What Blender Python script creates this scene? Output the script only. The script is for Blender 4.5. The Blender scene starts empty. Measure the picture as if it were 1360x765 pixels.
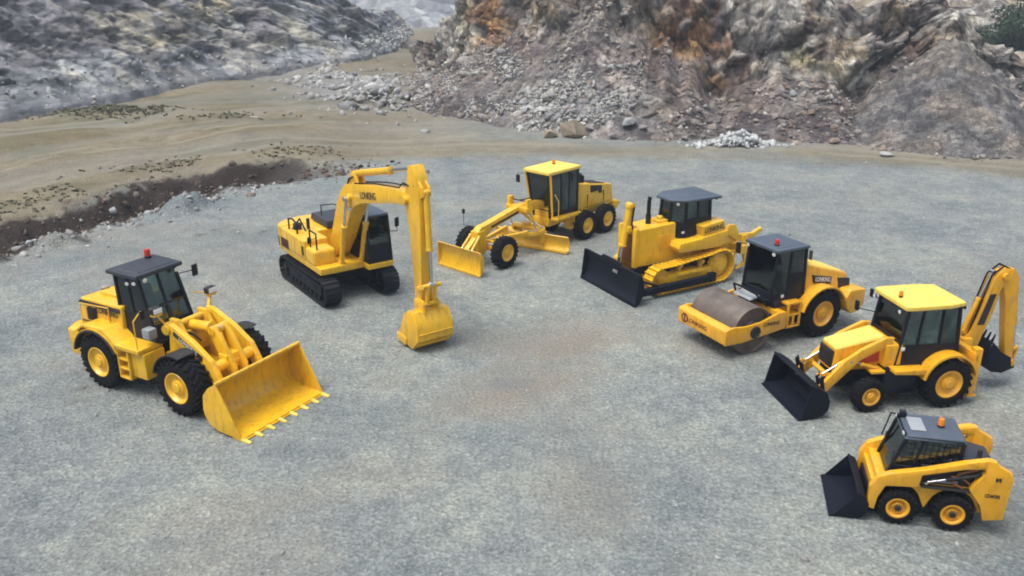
import bpy, bmesh, math, random
import numpy as np
from mathutils import Vector, Matrix

random.seed(7)
scene = bpy.context.scene
COL = scene.collection
R = math.radians
PI = math.pi

# ------------------------------------------------------------------ scene objects
def tag(o, label=None, cat=None, group=None, kind=None):
    if label: o["label"] = label
    if cat: o["category"] = cat
    if group: o["group"] = group
    if kind: o["kind"] = kind
    return o

def empty(name, parent=None, loc=(0, 0, 0), rz=0.0, sc=1.0):
    o = bpy.data.objects.new(name, None)
    COL.objects.link(o)
    o.empty_display_size = .3
    o.location = loc
    o.rotation_euler = (0, 0, rz)
    o.scale = (sc, sc, sc)
    if parent: o.parent = parent
    return o

def link(name, me, parent=None, loc=(0, 0, 0)):
    o = bpy.data.objects.new(name, me)
    COL.objects.link(o)
    o.location = loc
    if parent: o.parent = parent
    return o

# ------------------------------------------------------------------ mesh builder
class MB:
    def __init__(s):
        s.bm = bmesh.new()
    def _merge(s, b, bevel=0.0, seg=2, mat=None):
        bmesh.ops.recalc_face_normals(b, faces=b.faces)
        if bevel > 0:
            es = [e for e in b.edges if len(e.link_faces) == 2 and e.calc_face_angle(0) > .45]
            if es:
                bmesh.ops.bevel(b, geom=es, offset=bevel, segments=seg, profile=.6, affect='EDGES', clamp_overlap=True)
        if mat is not None:
            bmesh.ops.transform(b, matrix=mat, verts=b.verts)
        me = bpy.data.meshes.new('tmp')
        b.to_mesh(me); b.free()
        s.bm.from_mesh(me)
        bpy.data.meshes.remove(me)
        return s
    def box(s, x0, x1, y0, y1, z0, z1, bv=.015, mat=None, seg=2):
        b = bmesh.new()
        vs = [b.verts.new(p) for p in ((x0,y0,z0),(x1,y0,z0),(x1,y1,z0),(x0,y1,z0),(x0,y0,z1),(x1,y0,z1),(x1,y1,z1),(x0,y1,z1))]
        for f in ((0,3,2,1),(4,5,6,7),(0,1,5,4),(1,2,6,5),(2,3,7,6),(3,0,4,7)):
            b.faces.new([vs[i] for i in f])
        return s._merge(b, bv, seg, mat)
    def loft(s, a, c, bv=.015, seg=2, mat=None):
        """closed solid between two polygons with the same number of points"""
        b = bmesh.new()
        A = [b.verts.new(p) for p in a]; C = [b.verts.new(p) for p in c]
        n = len(A)
        b.faces.new(A); b.faces.new(C[::-1])
        for i in range(n):
            j = (i+1) % n
            b.faces.new((A[i], C[i], C[j], A[j]))
        return s._merge(b, bv, seg, mat)
    def prism(s, pts, y0, y1, bv=.015, seg=2, mat=None):      # outline in x,z
        return s.loft([(x, y0, z) for x, z in pts], [(x, y1, z) for x, z in pts], bv, seg, mat)
    def prism_xy(s, pts, z0, z1, bv=.015, seg=2, mat=None):
        return s.loft([(x, y, z0) for x, y in pts], [(x, y, z1) for x, y in pts], bv, seg, mat)
    def prism_yz(s, pts, x0, x1, bv=.015, seg=2, mat=None):
        return s.loft([(x0, y, z) for y, z in pts], [(x1, y, z) for y, z in pts], bv, seg, mat)
    def beam(s, p, q, w, h, bv=.008, up=(0, 0, 1), ext=0.0):
        p = Vector(p); q = Vector(q); d = q-p; L = d.length; d.normalize()
        u = Vector(up)
        if abs(d.dot(u)) > .98: u = Vector((1, 0, 0))
        sd = d.cross(u).normalized(); u = sd.cross(d).normalized()
        m = Matrix((( d.x, sd.x, u.x, p.x), (d.y, sd.y, u.y, p.y), (d.z, sd.z, u.z, p.z), (0, 0, 0, 1)))
        return s.box(-ext, L+ext, -w/2, w/2, -h/2, h/2, bv, m, 1)
    def tube(s, p, q, r, r2=None, seg=14, bv=0.0):
        p = Vector(p); q = Vector(q); d = q-p
        b = bmesh.new()
        bmesh.ops.create_cone(b, cap_ends=True, segments=seg, radius1=r, radius2=r if r2 is None else r2, depth=d.length)
        m = Matrix.Translation((p+q)/2) @ Vector((0, 0, 1)).rotation_difference(d.normalized()).to_matrix().to_4x4()
        return s._merge(b, bv, 1, m)
    def pipe(s, pts, r, seg=8):
        pts = [Vector(p) for p in pts]
        for i in range(len(pts)-1):
            s.tube(pts[i], pts[i+1], r, seg=seg)
        for p in pts[1:-1]:
            b = bmesh.new(); bmesh.ops.create_uvsphere(b, u_segments=seg, v_segments=6, radius=r*1.02)
            s._merge(b, 0, 1, Matrix.Translation(p))
        return s
    def lathe(s, prof, c, axis=(0, 1, 0), seg=40, closed=False, caps=True):
        """prof: (radius, along-axis)"""
        ax = Vector(axis).normalized()
        u = ax.orthogonal().normalized(); w = ax.cross(u)
        b = bmesh.new(); rings = []
        for r, t in prof:
            ring = []
            for k in range(seg):
                a = 2*PI*k/seg
                ring.append(b.verts.new(Vector(c)+ax*t+(u*math.cos(a)+w*math.sin(a))*max(r, 1e-4)))
            rings.append(ring)
        n = len(rings)
        for i in range(n if closed else n-1):
            A, B = rings[i], rings[(i+1) % n]
            for k in range(seg):
                j = (k+1) % seg
                b.faces.new((A[k], A[j], B[j], B[k]))
        if not closed and caps:
            if prof[0][0] > .002: b.faces.new(rings[0][::-1])
            if prof[-1][0] > .002: b.faces.new(rings[-1])
        bmesh.ops.remove_doubles(b, verts=b.verts, dist=1e-4)
        return s._merge(b)
    def shell(s, pts, y0, y1, t=.04, bv=0):
        """curved plate: open outline in x,z given as a polyline, thickened by t, spanning y0..y1"""
        P = [Vector((x, z)) for x, z in pts]; n = len(P); off = []
        for i in range(n):
            d = (P[min(i+1, n-1)]-P[max(i-1, 0)]).normalized()
            off.append(P[i]+Vector((-d.y, d.x))*t)
        poly = [(p.x, p.y) for p in P]+[(p.x, p.y) for p in off[::-1]]
        b = bmesh.new()
        A = [b.verts.new((x, y0, z)) for x, z in poly]; C = [b.verts.new((x, y1, z)) for x, z in poly]
        m = len(poly)
        for i in range(m):
            j = (i+1) % m
            b.faces.new((A[i], C[i], C[j], A[j]))
        for i in range(n-1):
            k = m-1-i
            b.faces.new((A[i], A[i+1], A[k-1], A[k])); b.faces.new((C[i], C[i+1], C[k-1], C[k]))
        return s._merge(b, bv, 1)
    def build(s, name, mat, parent=None, smooth=35):
        me = bpy.data.meshes.new(name)
        s.bm.to_mesh(me); s.bm.free()
        me.shade_smooth()
        me.set_sharp_from_angle(angle=R(smooth))
        if isinstance(mat, (list, tuple)):
            for m in mat: me.materials.append(m)
        else:
            me.materials.append(mat)
        return link(name, me, parent)

def lettering(parent, s, c, right, up, h, mat, name='lettering', width=None):
    """flat raised letters, centred on c"""
    cu = bpy.data.curves.new('txt', 'FONT'); cu.body = s; cu.size = 1; cu.extrude = .01
    cu.align_x = 'CENTER'; cu.align_y = 'CENTER'; cu.offset = .02; cu.resolution_u = 3
    o = bpy.data.objects.new('txt', cu); COL.objects.link(o)
    dg = bpy.context.evaluated_depsgraph_get(); dg.update()
    me = bpy.data.meshes.new_from_object(o.evaluated_get(dg))
    bpy.data.objects.remove(o)
    r = Vector(right).normalized(); u = Vector(up).normalized(); n = r.cross(u)
    xs = [v.co.x for v in me.vertices]
    sx = h*1.35 if width is None else width/(max(xs)-min(xs))
    k = h*1.4
    for v in me.vertices:
        p = v.co.copy()
        v.co = Vector(c)+r*p.x*sx+u*p.y*k+n*(p.z*.3+.004)
    me.materials.clear(); me.materials.append(mat); me.name = name
    return link(name, me, parent)

# ------------------------------------------------------------------ materials
def new_mat(name):
    m = bpy.data.materials.new(name); m.use_nodes = True
    return m, m.node_tree.nodes, m.node_tree.links, m.node_tree.nodes['Principled BSDF']

def nz(N, L, scale, detail=4, rough=.55, coord='Object', dist=0.0):
    tc = N.new('ShaderNodeTexCoord'); t = N.new('ShaderNodeTexNoise')
    t.inputs['Scale'].default_value = scale; t.inputs['Detail'].default_value = detail
    t.inputs['Roughness'].default_value = rough; t.inputs['Distortion'].default_value = dist
    L.new(tc.outputs[coord], t.inputs['Vector'])
    return t.outputs['Fac']

def ramp(N, L, fac, stops):
    r = N.new('ShaderNodeValToRGB')
    while len(r.color_ramp.elements) < len(stops): r.color_ramp.elements.new(.5)
    for e, (p, c) in zip(r.color_ramp.elements, stops):
        e.position = p; e.color = (*c, 1) if len(c) == 3 else c
    L.new(fac, r.inputs['Fac'])
    return r.outputs['Color']

def mixc(N, L, fac, a, b, mode='MIX'):
    m = N.new('ShaderNodeMix'); m.data_type = 'RGBA'; m.blend_type = mode
    for k, v in ((0, fac), (6, a), (7, b)):
        if hasattr(v, 'links'): L.new(v, m.inputs[k])
        elif isinstance(v, (int, float)): m.inputs[k].default_value = v
        else: m.inputs[k].default_value = (*v, 1)
    return m.outputs[2]

def painted(name, col, rough=.38, var=.12, coat=.25, dust=(.36, .31, .24), dusty=.25, metal=0.0, spec=.5, scale=1.0, grime=0.0):
    m, N, L, P = new_mat(name)
    a = nz(N, L, 1.7*scale, 5, .6)
    lo = tuple(c*(1-var) for c in col); hi = tuple(min(1, c*(1+var*.6)) for c in col)
    base = ramp(N, L, a, [(.3, lo), (.7, hi)])
    d = nz(N, L, 5.5*scale, 8, .7)
    dm = ramp(N, L, d, [(.52, (0, 0, 0)), (.78, (dusty,)*3)])
    c = mixc(N, L, dm, base, dust)
    if grime:
        tc = N.new('ShaderNodeTexCoord'); mp = N.new('ShaderNodeMapping'); mp.inputs['Scale'].default_value = (3.2, 3.2, .9)
        L.new(tc.outputs['Object'], mp.inputs['Vector']); g1 = N.new('ShaderNodeTexNoise'); g1.inputs['Scale'].default_value = 2.2; g1.inputs['Detail'].default_value = 8; g1.inputs['Roughness'].default_value = .68
        L.new(mp.outputs[0], g1.inputs['Vector'])
        c = mixc(N, L, ramp(N, L, g1.outputs['Fac'], [(.50, (0, 0, 0)), (.74, (grime,)*3)]), c, tuple(q*.38+.012 for q in col))
        c = mixc(N, L, ramp(N, L, nz(N, L, 26, 5, .7), [(.62, (0, 0, 0)), (.74, (grime*.8,)*3)]), c, (.14, .11, .075))
    L.new(c, P.inputs['Base Color'])
    r2 = nz(N, L, 9*scale, 6, .7)
    rr = N.new('ShaderNodeMapRange'); rr.inputs['To Min'].default_value = rough*.75; rr.inputs['To Max'].default_value = min(1, rough*1.5)
    L.new(r2, rr.inputs['Value']); L.new(rr.outputs[0], P.inputs['Roughness'])
    P.inputs['Metallic'].default_value = metal
    P.inputs['Specular IOR Level'].default_value = spec
    P.inputs['Coat Weight'].default_value = coat; P.inputs['Coat Roughness'].default_value = .2
    return m

M = {}
M['yellow'] = painted('yellow_paint', (.80, .455, .009), rough=.32, coat=.45, dusty=.25, grime=.6)
M['orange'] = painted('orange_yellow_paint', (.78, .380, .008), rough=.32, coat=.45, dusty=.25, grime=.6)
M['pale'] = painted('pale_yellow_skylit_paint', (.85, .60, .10), coat=.1, rough=.45, grime=.3)  # pale yellow parts; on hood tops sky brightness is put into the colour
M['bucket'] = painted('worn_yellow_paint', (.79, .44, .010), rough=.3, dusty=.4, grime=.8)
M['black'] = painted('black_paint', (.005, .007, .014), rough=.40, dusty=.04, coat=.05, spec=.25)
M['navy'] = painted('dark_navy_paint', (.005, .007, .015), rough=.48, dusty=.06, coat=.0, spec=.18, dust=(.16, .14, .12))
M['slate'] = painted('slate_roof_paint', (.058, .078, .105), rough=.45, dusty=.2, coat=0, dust=(.16, .18, .2))
M['slate_dark'] = painted('dark_slate_roof_paint', (.022, .028, .040), rough=.5, dusty=.15, coat=0, dust=(.1, .11, .13))
M['rubber'] = painted('tyre_rubber', (.007, .007, .009), rough=.8, var=.2, coat=0, dust=(.075, .07, .065), dusty=.14, spec=.15)
M['track'] = painted('track_steel', (.009, .010, .013), rough=.6, var=.2, coat=0, dust=(.11, .10, .09), dusty=.2, spec=.25)
M['chassis'] = painted('chassis_black', (.012, .012, .014), rough=.6, coat=0, dusty=.2)
M['steel'] = painted('drum_steel', (.145, .120, .102), rough=.6, var=.45, coat=0, dust=(.11, .08, .06), dusty=.75, metal=.25)
M['chrome'] = painted('chromed_rod', (.65, .65, .66), rough=.18, var=.05, coat=0, dusty=.05, metal=1)
M['edge'] = painted('worn_steel_edge', (.30, .28, .25), rough=.5, coat=0, dusty=.3, metal=.4)
M['grey'] = painted('light_grey_plastic', (.27, .29, .31), rough=.5, coat=0, dusty=.2)
M['red'] = painted('red_lens', (.55, .015, .012), rough=.2, coat=.5, dusty=.02)
M['amber'] = painted('amber_lens', (.75, .22, .008), rough=.2, coat=.5, dusty=.02)
M['lens'] = painted('clear_lens', (.75, .77, .78), rough=.12, coat=.6, dusty=.05)
M['decal'] = painted('black_decal', (.018, .016, .016), rough=.5, coat=0, dusty=.05)
M['maroon'] = painted('maroon_decal', (.12, .018, .014), rough=.5, coat=0, dusty=.05)
M['reddecal'] = painted('red_decal', (.50, .045, .015), rough=.45, coat=.1, dusty=.1)
M['white'] = painted('white_decal', (.60, .58, .54), rough=.5, coat=0, dusty=.1)
M['seat'] = painted('seat_cloth', (.02, .021, .024), rough=.9, coat=0, dusty=0)
M['copper_grille_shade'] = painted('copper_and_shaded_grille', (.30, .12, .05), rough=.4, coat=0, metal=.6, dusty=.2)

def glass():
    m = bpy.data.materials.new('cab_glass'); m.use_nodes = True
    N, L = m.node_tree.nodes, m.node_tree.links
    N.clear()
    out = N.new('ShaderNodeOutputMaterial'); mx = N.new('ShaderNodeMixShader')
    tr = N.new('ShaderNodeBsdfTransparent'); tr.inputs[0].default_value = (.56, .67, .63, 1)
    gl = N.new('ShaderNodeBsdfGlossy'); gl.inputs['Roughness'].default_value = .04; gl.inputs['Color'].default_value = (.8, .88, .88, 1)
    fr = N.new('ShaderNodeFresnel'); fr.inputs[0].default_value = 1.52
    ad = N.new('ShaderNodeMath'); ad.inputs[1].default_value = .05
    L.new(fr.outputs[0], ad.inputs[0]); L.new(ad.outputs[0], mx.inputs[0])
    L.new(tr.outputs[0], mx.inputs[1]); L.new(gl.outputs[0], mx.inputs[2]); L.new(mx.outputs[0], out.inputs[0])
    return m
M['glass'] = glass()

# ------------------------------------------------------------------ shared machine parts
_tyres = {}
def tyre_mesh(r, w, rr, lugs, lug_h, style):
    key = (r, w, rr, lugs, style)
    if key in _tyres: return _tyres[key]
    m = MB()
    h = w/2
    rc = r-lug_h
    prof = [(rr, -h*.80), (rr+.02, -h*.92), (rr+(rc-rr)*.35, -h*1.0), (rr+(rc-rr)*.72, -h*.98), (rc-.02*r/.8, -h*.86), (rc, -h*.70),
            (rc+.01, 0), (rc, h*.70), (rc-.02*r/.8, h*.86), (rr+(rc-rr)*.72, h*.98), (rr+(rc-rr)*.35, h*1.0), (rr+.02, h*.92), (rr, h*.80)]
    m.lathe(prof, (0, 0, 0), (0, 1, 0), 48, closed=True)
    for k in range(lugs):
        for sgn in (-1, 1):
            a = 2*PI*(k+(.5 if sgn > 0 else 0))/lugs
            ln = h*(.98 if style == 'chevron' else .80)
            th = 2*PI*r/lugs*(.36 if style == 'chevron' else .58)
            rot = Matrix.Rotation(a, 4, 'Y') @ Matrix.Translation((0, sgn*ln*.5, rc+lug_h*.35)) @ Matrix.Rotation(sgn*(.55 if style == 'chevron' else .12), 4, 'Z')
            m.box(-th/2, th/2, -ln/2, ln/2, -lug_h*.9, lug_h*.65, .006, rot, 1)
            rot2 = Matrix.Rotation(a+sgn*(-.0), 4, 'Y') @ Matrix.Translation((0, sgn*h*.90, rc-.06*r)) @ Matrix.Rotation(-sgn*.5, 4, 'X')
            m.box(-th*.45, th*.45, -.05*r, .05*r, -lug_h*.8, lug_h*.5, .004, rot2, 1)
    o = m.build('tyre', M['rubber'])
    me = o.data; bpy.data.objects.remove(o)
    _tyres[key] = me
    return me

_rims = {}
def rim_mesh(rr, w, mat, deep):
    key = (rr, w, mat, deep)
    if key in _rims: return _rims[key]
    h = w/2; m = MB()
    d = h*(.35 if deep else .62)
    prof = [(rr+.015, h*.84), (rr+.03, h*.90), (rr+.02, h*.95), (rr-.015, h*.93), (rr-.04, h*.78), (rr*.86, d+.03), (rr*.80, d), (rr*.55, d-.005), (rr*.50, d+.05), (rr*.46, d+.06), (.001, d+.06)]
    m.lathe(prof, (0, 0, 0), (0, 1, 0), 40, caps=False)
    m.lathe([(rr+.012, -h*.85), (rr*.98, -h*.5), (rr*.98, h*.8), (rr+.010, h*.83)], (0, 0, 0), (0, 1, 0), 32, caps=False)
    o = m.build('rim', mat); me = o.data; bpy.data.objects.remove(o)
    _rims[key] = me
    return me

def wheel(root, x, y, r, w, side, rimf=.56, lugs=22, lug_h=.045, style='chevron', rmat='yellow', deep=False, z=None):
    z = r-.012 if z is None else z
    rr = r*rimf
    m = MB()
    d = (w/2)*(.35 if deep else .62)
    m.tube((0, d+.055, 0), (0, d+.10, 0), rr*.30, seg=20, bv=.01)
    for k in range(10):
        a = 2*PI*k/10
        p = (math.cos(a)*rr*.40, d+.05, math.sin(a)*rr*.40)
        m.tube(p, (p[0], d+.085, p[2]), rr*.045, seg=6)
    m.tube((0, -w*.5, 0), (0, d, 0), rr*.25, seg=14)
    hub = m.build('wheel', M[rmat] if not deep else M['chassis'], root)
    hub.location = (x, y, z)
    hub.rotation_euler = (0, 0, 0 if side > 0 else PI)
    t = link('tyre', tyre_mesh(r, w, rr, lugs, lug_h, style), hub)
    t.rotation_euler = (0, random.uniform(0, 6), 0)
    link('rim', rim_mesh(rr, w, M[rmat], deep), hub)
    return hub

def cyl(root, p, q, r, frac=.6, mat='yellow', name='hydraulic_cylinder'):
    p = Vector(p); q = Vector(q); mid = p.lerp(q, frac)
    m = MB(); m.tube(p, mid, r, seg=16, bv=.006)
    d = (q-p).normalized()
    m.tube(mid-d*.06, mid+d*.02, r*1.18, seg=16, bv=.005)
    m.tube(p-Vector((0, r*1.1, 0)), p+Vector((0, r*1.1, 0)), r*.9, seg=12)
    b = m.build(name, M[mat], root)
    m = MB(); m.tube(mid, q, r*.55, seg=12)
    m.tube(q-Vector((0, r*1.1, 0)), q+Vector((0, r*1.1, 0)), r*.8, seg=12)
    m.build('piston_rod', M['chrome'], b)
    return b

def lamp(root, p, d, s=.09, mat='black', name='headlight'):
    p = Vector(p); d = Vector(d).normalized()
    m = MB(); m.tube(p-d*s*.9, p, s*.7, s, seg=14, bv=.005)
    b = m.build(name, M[mat], root)
    m = MB(); m.tube(p-d*.004, p+d*.012, s*.88, seg=14)
    m.build('lens', M['lens'], b)
    return b

def mirror(root, a, b, w=.16, h=.30, yaw=0.0):
    """bent arm from a to b with a mirror head at b"""
    a = Vector(a); b = Vector(b)
    m = MB(); m.pipe([a, Vector((b.x, b.y, a.z)), b], .014, 6)
    rot = Matrix.Translation(b) @ Matrix.Rotation(yaw, 4, 'Z')
    m.box(-.03, .03, -w/2, w/2, -h*.75, h*.25, .02, rot)
    return m.build('mirror', M['black'], root)

def beacon(root, p, mat, s=1.0):
    p = Vector(p); m = MB()
    m.tube(p, p+Vector((0, 0, .05*s)), .075*s, seg=16, bv=.006)
    b = m.build('beacon', M['black'], root)
    m = MB(); m.lathe([(.07*s, .05*s), (.07*s, .15*s), (.055*s, .20*s), (.001, .215*s)], p, (0, 0, 1), 18)
    m.build('lens', M[mat], b)
    return b

def cab(root, B, T, sill, mids=((), (), (), ()), pw=.08, mat='black', seat=None, floor=True, name='cab', glassmat='glass', wheel_at=None, rails=True):
    """corners in the order front-left, front-right, rear-right, rear-left; sides: front, right, rear, left"""
    B = [Vector(p) for p in B]; T = [Vector(p) for p in T]
    m = MB(); panes = []
    n_ = len(B); cB = sum(B, Vector())/n_; cT = sum(T, Vector())/n_
    for i in range(n_):
        m.beam(B[i], T[i], pw, pw, .012, up=(1, 0, 0))
    for i in range(n_):
        j = (i+1) % n_
        P = lambda s_, t_: B[i].lerp(B[j], s_).lerp(T[i].lerp(T[j], s_), t_)
        nrm = (P(1, 0)-P(0, 0)).cross(P(0, 1)-P(0, 0)).normalized()
        inn = (cB.lerp(cT, .5)-P(.5, .5)).normalized()
        if nrm.dot(inn) < 0: nrm = -nrm
        m.beam(P(0, 1), P(1, 1), pw*.93, pw*.93, .01, up=nrm)
        m.beam(P(0, 0), P(1, 0), pw*.95, pw*.95, .01, up=nrm)
        st = sill[i]
        if st > .02:
            m.beam(P(0, st), P(1, st), pw*.7, pw*.7, .01, up=nrm)
            th = nrm*.03
            e = pw*.3/max(.1, (P(1, 0)-P(0, 0)).length)
            q = [P(e, .0), P(1-e, .0), P(1-e, st), P(e, st)]
            m.loft([a-th*.55 for a in q], [a+th*.55 for a in q], .0)
        for s_ in mids[i]:
            m.beam(P(s_, st), P(s_, 1), pw*.78, pw*.8, .01, up=nrm)
        L = (P(1, 1)-P(0, 1)).length; hgt = (P(.5, 1)-P(.5, 0)).length
        ss = [0]+list(mids[i])+[1]
        for k in range(len(ss)-1):
            e = pw*.35/L; f = pw*.3/hgt
            q = [P(ss[k]+e, st+f), P(ss[k+1]-e, st+f), P(ss[k+1]-e, 1-f), P(ss[k]+e, 1-f)]
            panes.append((q, nrm))
    if floor:
        z = B[0].z
        m.loft([p+Vector((0, 0, .01)) for p in B], [p+Vector((0, 0, .05)) for p in B], 0)
    c = m.build(name, M[mat], root)
    for q, nrm in panes:
        m = MB(); m.loft([a-nrm*.004 for a in q], [a+nrm*.004 for a in q], 0)
        m.build('window', M[glassmat], c)
    if seat:
        x, y, z = seat
        m = MB()
        m.box(x-.25, x+.25, y-.25, y+.25, z-.08, z+.06, .04)
        m.loft([(x-.30, y-.23, z+.02), (x-.18, y-.23, z+.02), (x-.18, y+.23, z+.02), (x-.30, y+.23, z+.02)],
               [(x-.42, y-.20, z+.70), (x-.32, y-.20, z+.70), (x-.32, y+.20, z+.70), (x-.42, y+.20, z+.70)], .04)
        m.box(x-.18, x+.18, y-.18, y+.18, z-.45, z-.08, .03)
        m.box(x-.2, x+.2, y-.36, y-.27, z+.16, z+.24, .02); m.box(x-.2, x+.2, y+.27, y+.36, z+.16, z+.24, .02)
        m.build('seat', M['seat'], c)
        wx = x+.52 if wheel_at is None else wheel_at
        m = MB()
        m.beam((wx+.18, y, z-.45), (wx+.02, y, z+.26), .10, .12, .02)
        ax = Vector((-.35, 0, .94)).normalized(); c0 = Vector((wx, y, z+.30))
        u = ax.orthogonal().normalized(); v = ax.cross(u); pts = []
        for k in range(15):
            a = 2*PI*k/14; pts.append(c0+(u*math.cos(a)+v*math.sin(a))*.19)
        m.pipe(pts, .018, 6); m.tube(c0-u*.19, c0+u*.19, .012, seg=6); m.tube(c0-v*.19, c0+v*.19, .012, seg=6)
        m.build('steering_wheel', M['chassis'], c)
    return c

def roofslab(parent, B, z0, z1, mat, bv=.04, crown=.0, name='roof'):
    """B four corners (x,y)"""
    m = MB()
    m.loft([(x, y, z0) for x, y in B], [(x*1.0, y*.985, z1) for x, y in B], bv, 3)
    if crown:
        cx = sum(p[0] for p in B)/4; cy = sum(p[1] for p in B)/4
        m.loft([(cx+(x-cx)*.82, cy+(y-cy)*.82, z1-.01) for x, y in B], [(cx+(x-cx)*.72, cy+(y-cy)*.72, z1+crown) for x, y in B], .015, 2)
    return m.build(name, M[mat], parent)

def track(root, side, y, w, c1, r1, c2, r2, pitch, mat, frame_mat, sag=.03, grouser=.03):
    """crawler belt round idler c1 (front) and sprocket c2 (rear)"""
    c1 = Vector(c1); c2 = Vector(c2)
    d = c2-c1; D = d.length; base = math.atan2(d.y, d.x); be = math.acos((r1-r2)/D)
    # tangent points; angles in xz plane
    a_top = base-be; a_bot = base+be
    pts = []
    def P(c, r, a): return Vector((c.x+r*math.cos(a), c.y+r*math.sin(a)))
    n = 60
    top1, top2 = P(c1, r1, a_top), P(c2, r2, a_top)
    bot1, bot2 = P(c1, r1, a_bot), P(c2, r2, a_bot)
    if top1.y < bot1.y: top1, top2, bot1, bot2, a_top, a_bot = bot1, bot2, top1, top2, a_bot, a_top
    for k in range(n+1):
        t = k/n; p = top1.lerp(top2, t); p.y -= sag*4*t*(1-t)*(1+.3*math.sin(t*9)); pts.append(p)
    a0 = math.atan2(*(top2-c2).yx); a1 = math.atan2(*(bot2-c2).yx)
    while a1 < a0: a1 += 2*PI
    for k in range(1, 40): pts.append(P(c2, r2, a0+(a1-a0)*k/40))
    for k in range(n+1): pts.append(bot2.lerp(bot1, k/n))
    a0 = math.atan2(*(bot1-c1).yx); a1 = math.atan2(*(top1-c1).yx)
    while a1 < a0: a1 += 2*PI
    for k in range(1, 40): pts.append(P(c1, r1, a0+(a1-a0)*k/40))
    pts.append(pts[0])
    cum = [0]
    for i in range(1, len(pts)): cum.append(cum[-1]+(pts[i]-pts[i-1]).length)
    N = int(round(cum[-1]/pitch)); pit = cum[-1]/N
    m = MB(); i = 0
    for k in range(N):
        s = k*pit
        while cum[i+1] < s: i += 1
        t = (s-cum[i])/max(1e-9, cum[i+1]-cum[i]); p = pts[i].lerp(pts[i+1], t)
        i2 = min(len(pts)-1, i+1); tg = (pts[i2]-pts[i]).normalized()
        nx = Vector((tg.y, -tg.x))      # outward
        if nx.dot(p-(c1+c2)/2) < 0 and abs(p.x-(c1.x+c2.x)/2) > 0.0: nx = nx if False else nx
        mat4 = Matrix(((tg.x, 0, nx.x, p.x), (0, 1, 0, y), (tg.y, 0, nx.y, p.y), (0, 0, 0, 1)))
        m.box(-pit*.47, pit*.47, -w/2, w/2, -.018, .018, .004, mat4, 1)
        m.box(-pit*.40, -pit*.40+.022, -w/2+.003, w/2-.003, .014, .018+grouser, 0, mat4)
        m.box(-pit*.5, pit*.5, -w*.16, -w*.06, -.085, -.012, 0, mat4); m.box(-pit*.5, pit*.5, w*.06, w*.16, -.085, -.012, 0, mat4)
    tr = m.build('track', M[mat], root)
    m = MB()
    m.lathe([(r1*.80, -w*.14), (r1*.80, w*.14), (r1*.55, w*.15), (r1*.5, w*.08), (r1*.28, w*.08), (r1*.26, w*.22), (.01, w*.22)], (c1.x, y, c1.y), (0, side, 0), 32)
    m.build('idler', M[frame_mat], tr)
    m = MB()
    m.lathe([(r2*.74, -w*.12), (r2*.74, w*.12), (r2*.62, w*.14), (r2*.5, w*.26), (r2*.38, w*.30), (r2*.36, w*.40), (.01, w*.42)], (c2.x, y, c2.y), (0, side, 0), 32)
    for k in range(20):
        a = 2*PI*k/20
        m.box(-r2*.06, r2*.06, -w*.05, w*.05, r2*.7, r2*.84, 0, Matrix.Translation((c2.x, y, c2.y)) @ Matrix.Rotation(a, 4, 'Y'))
    for k in range(8):
        a = 2*PI*k/8
        p = Vector((c2.x+math.cos(a)*r2*.55, y+side*w*.2, c2.y+math.sin(a)*r2*.55))
        m.tube(p, p+Vector((0, side*.05, 0)), .025, seg=6)
    m.build('sprocket', M[frame_mat], tr)
    return tr
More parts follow.
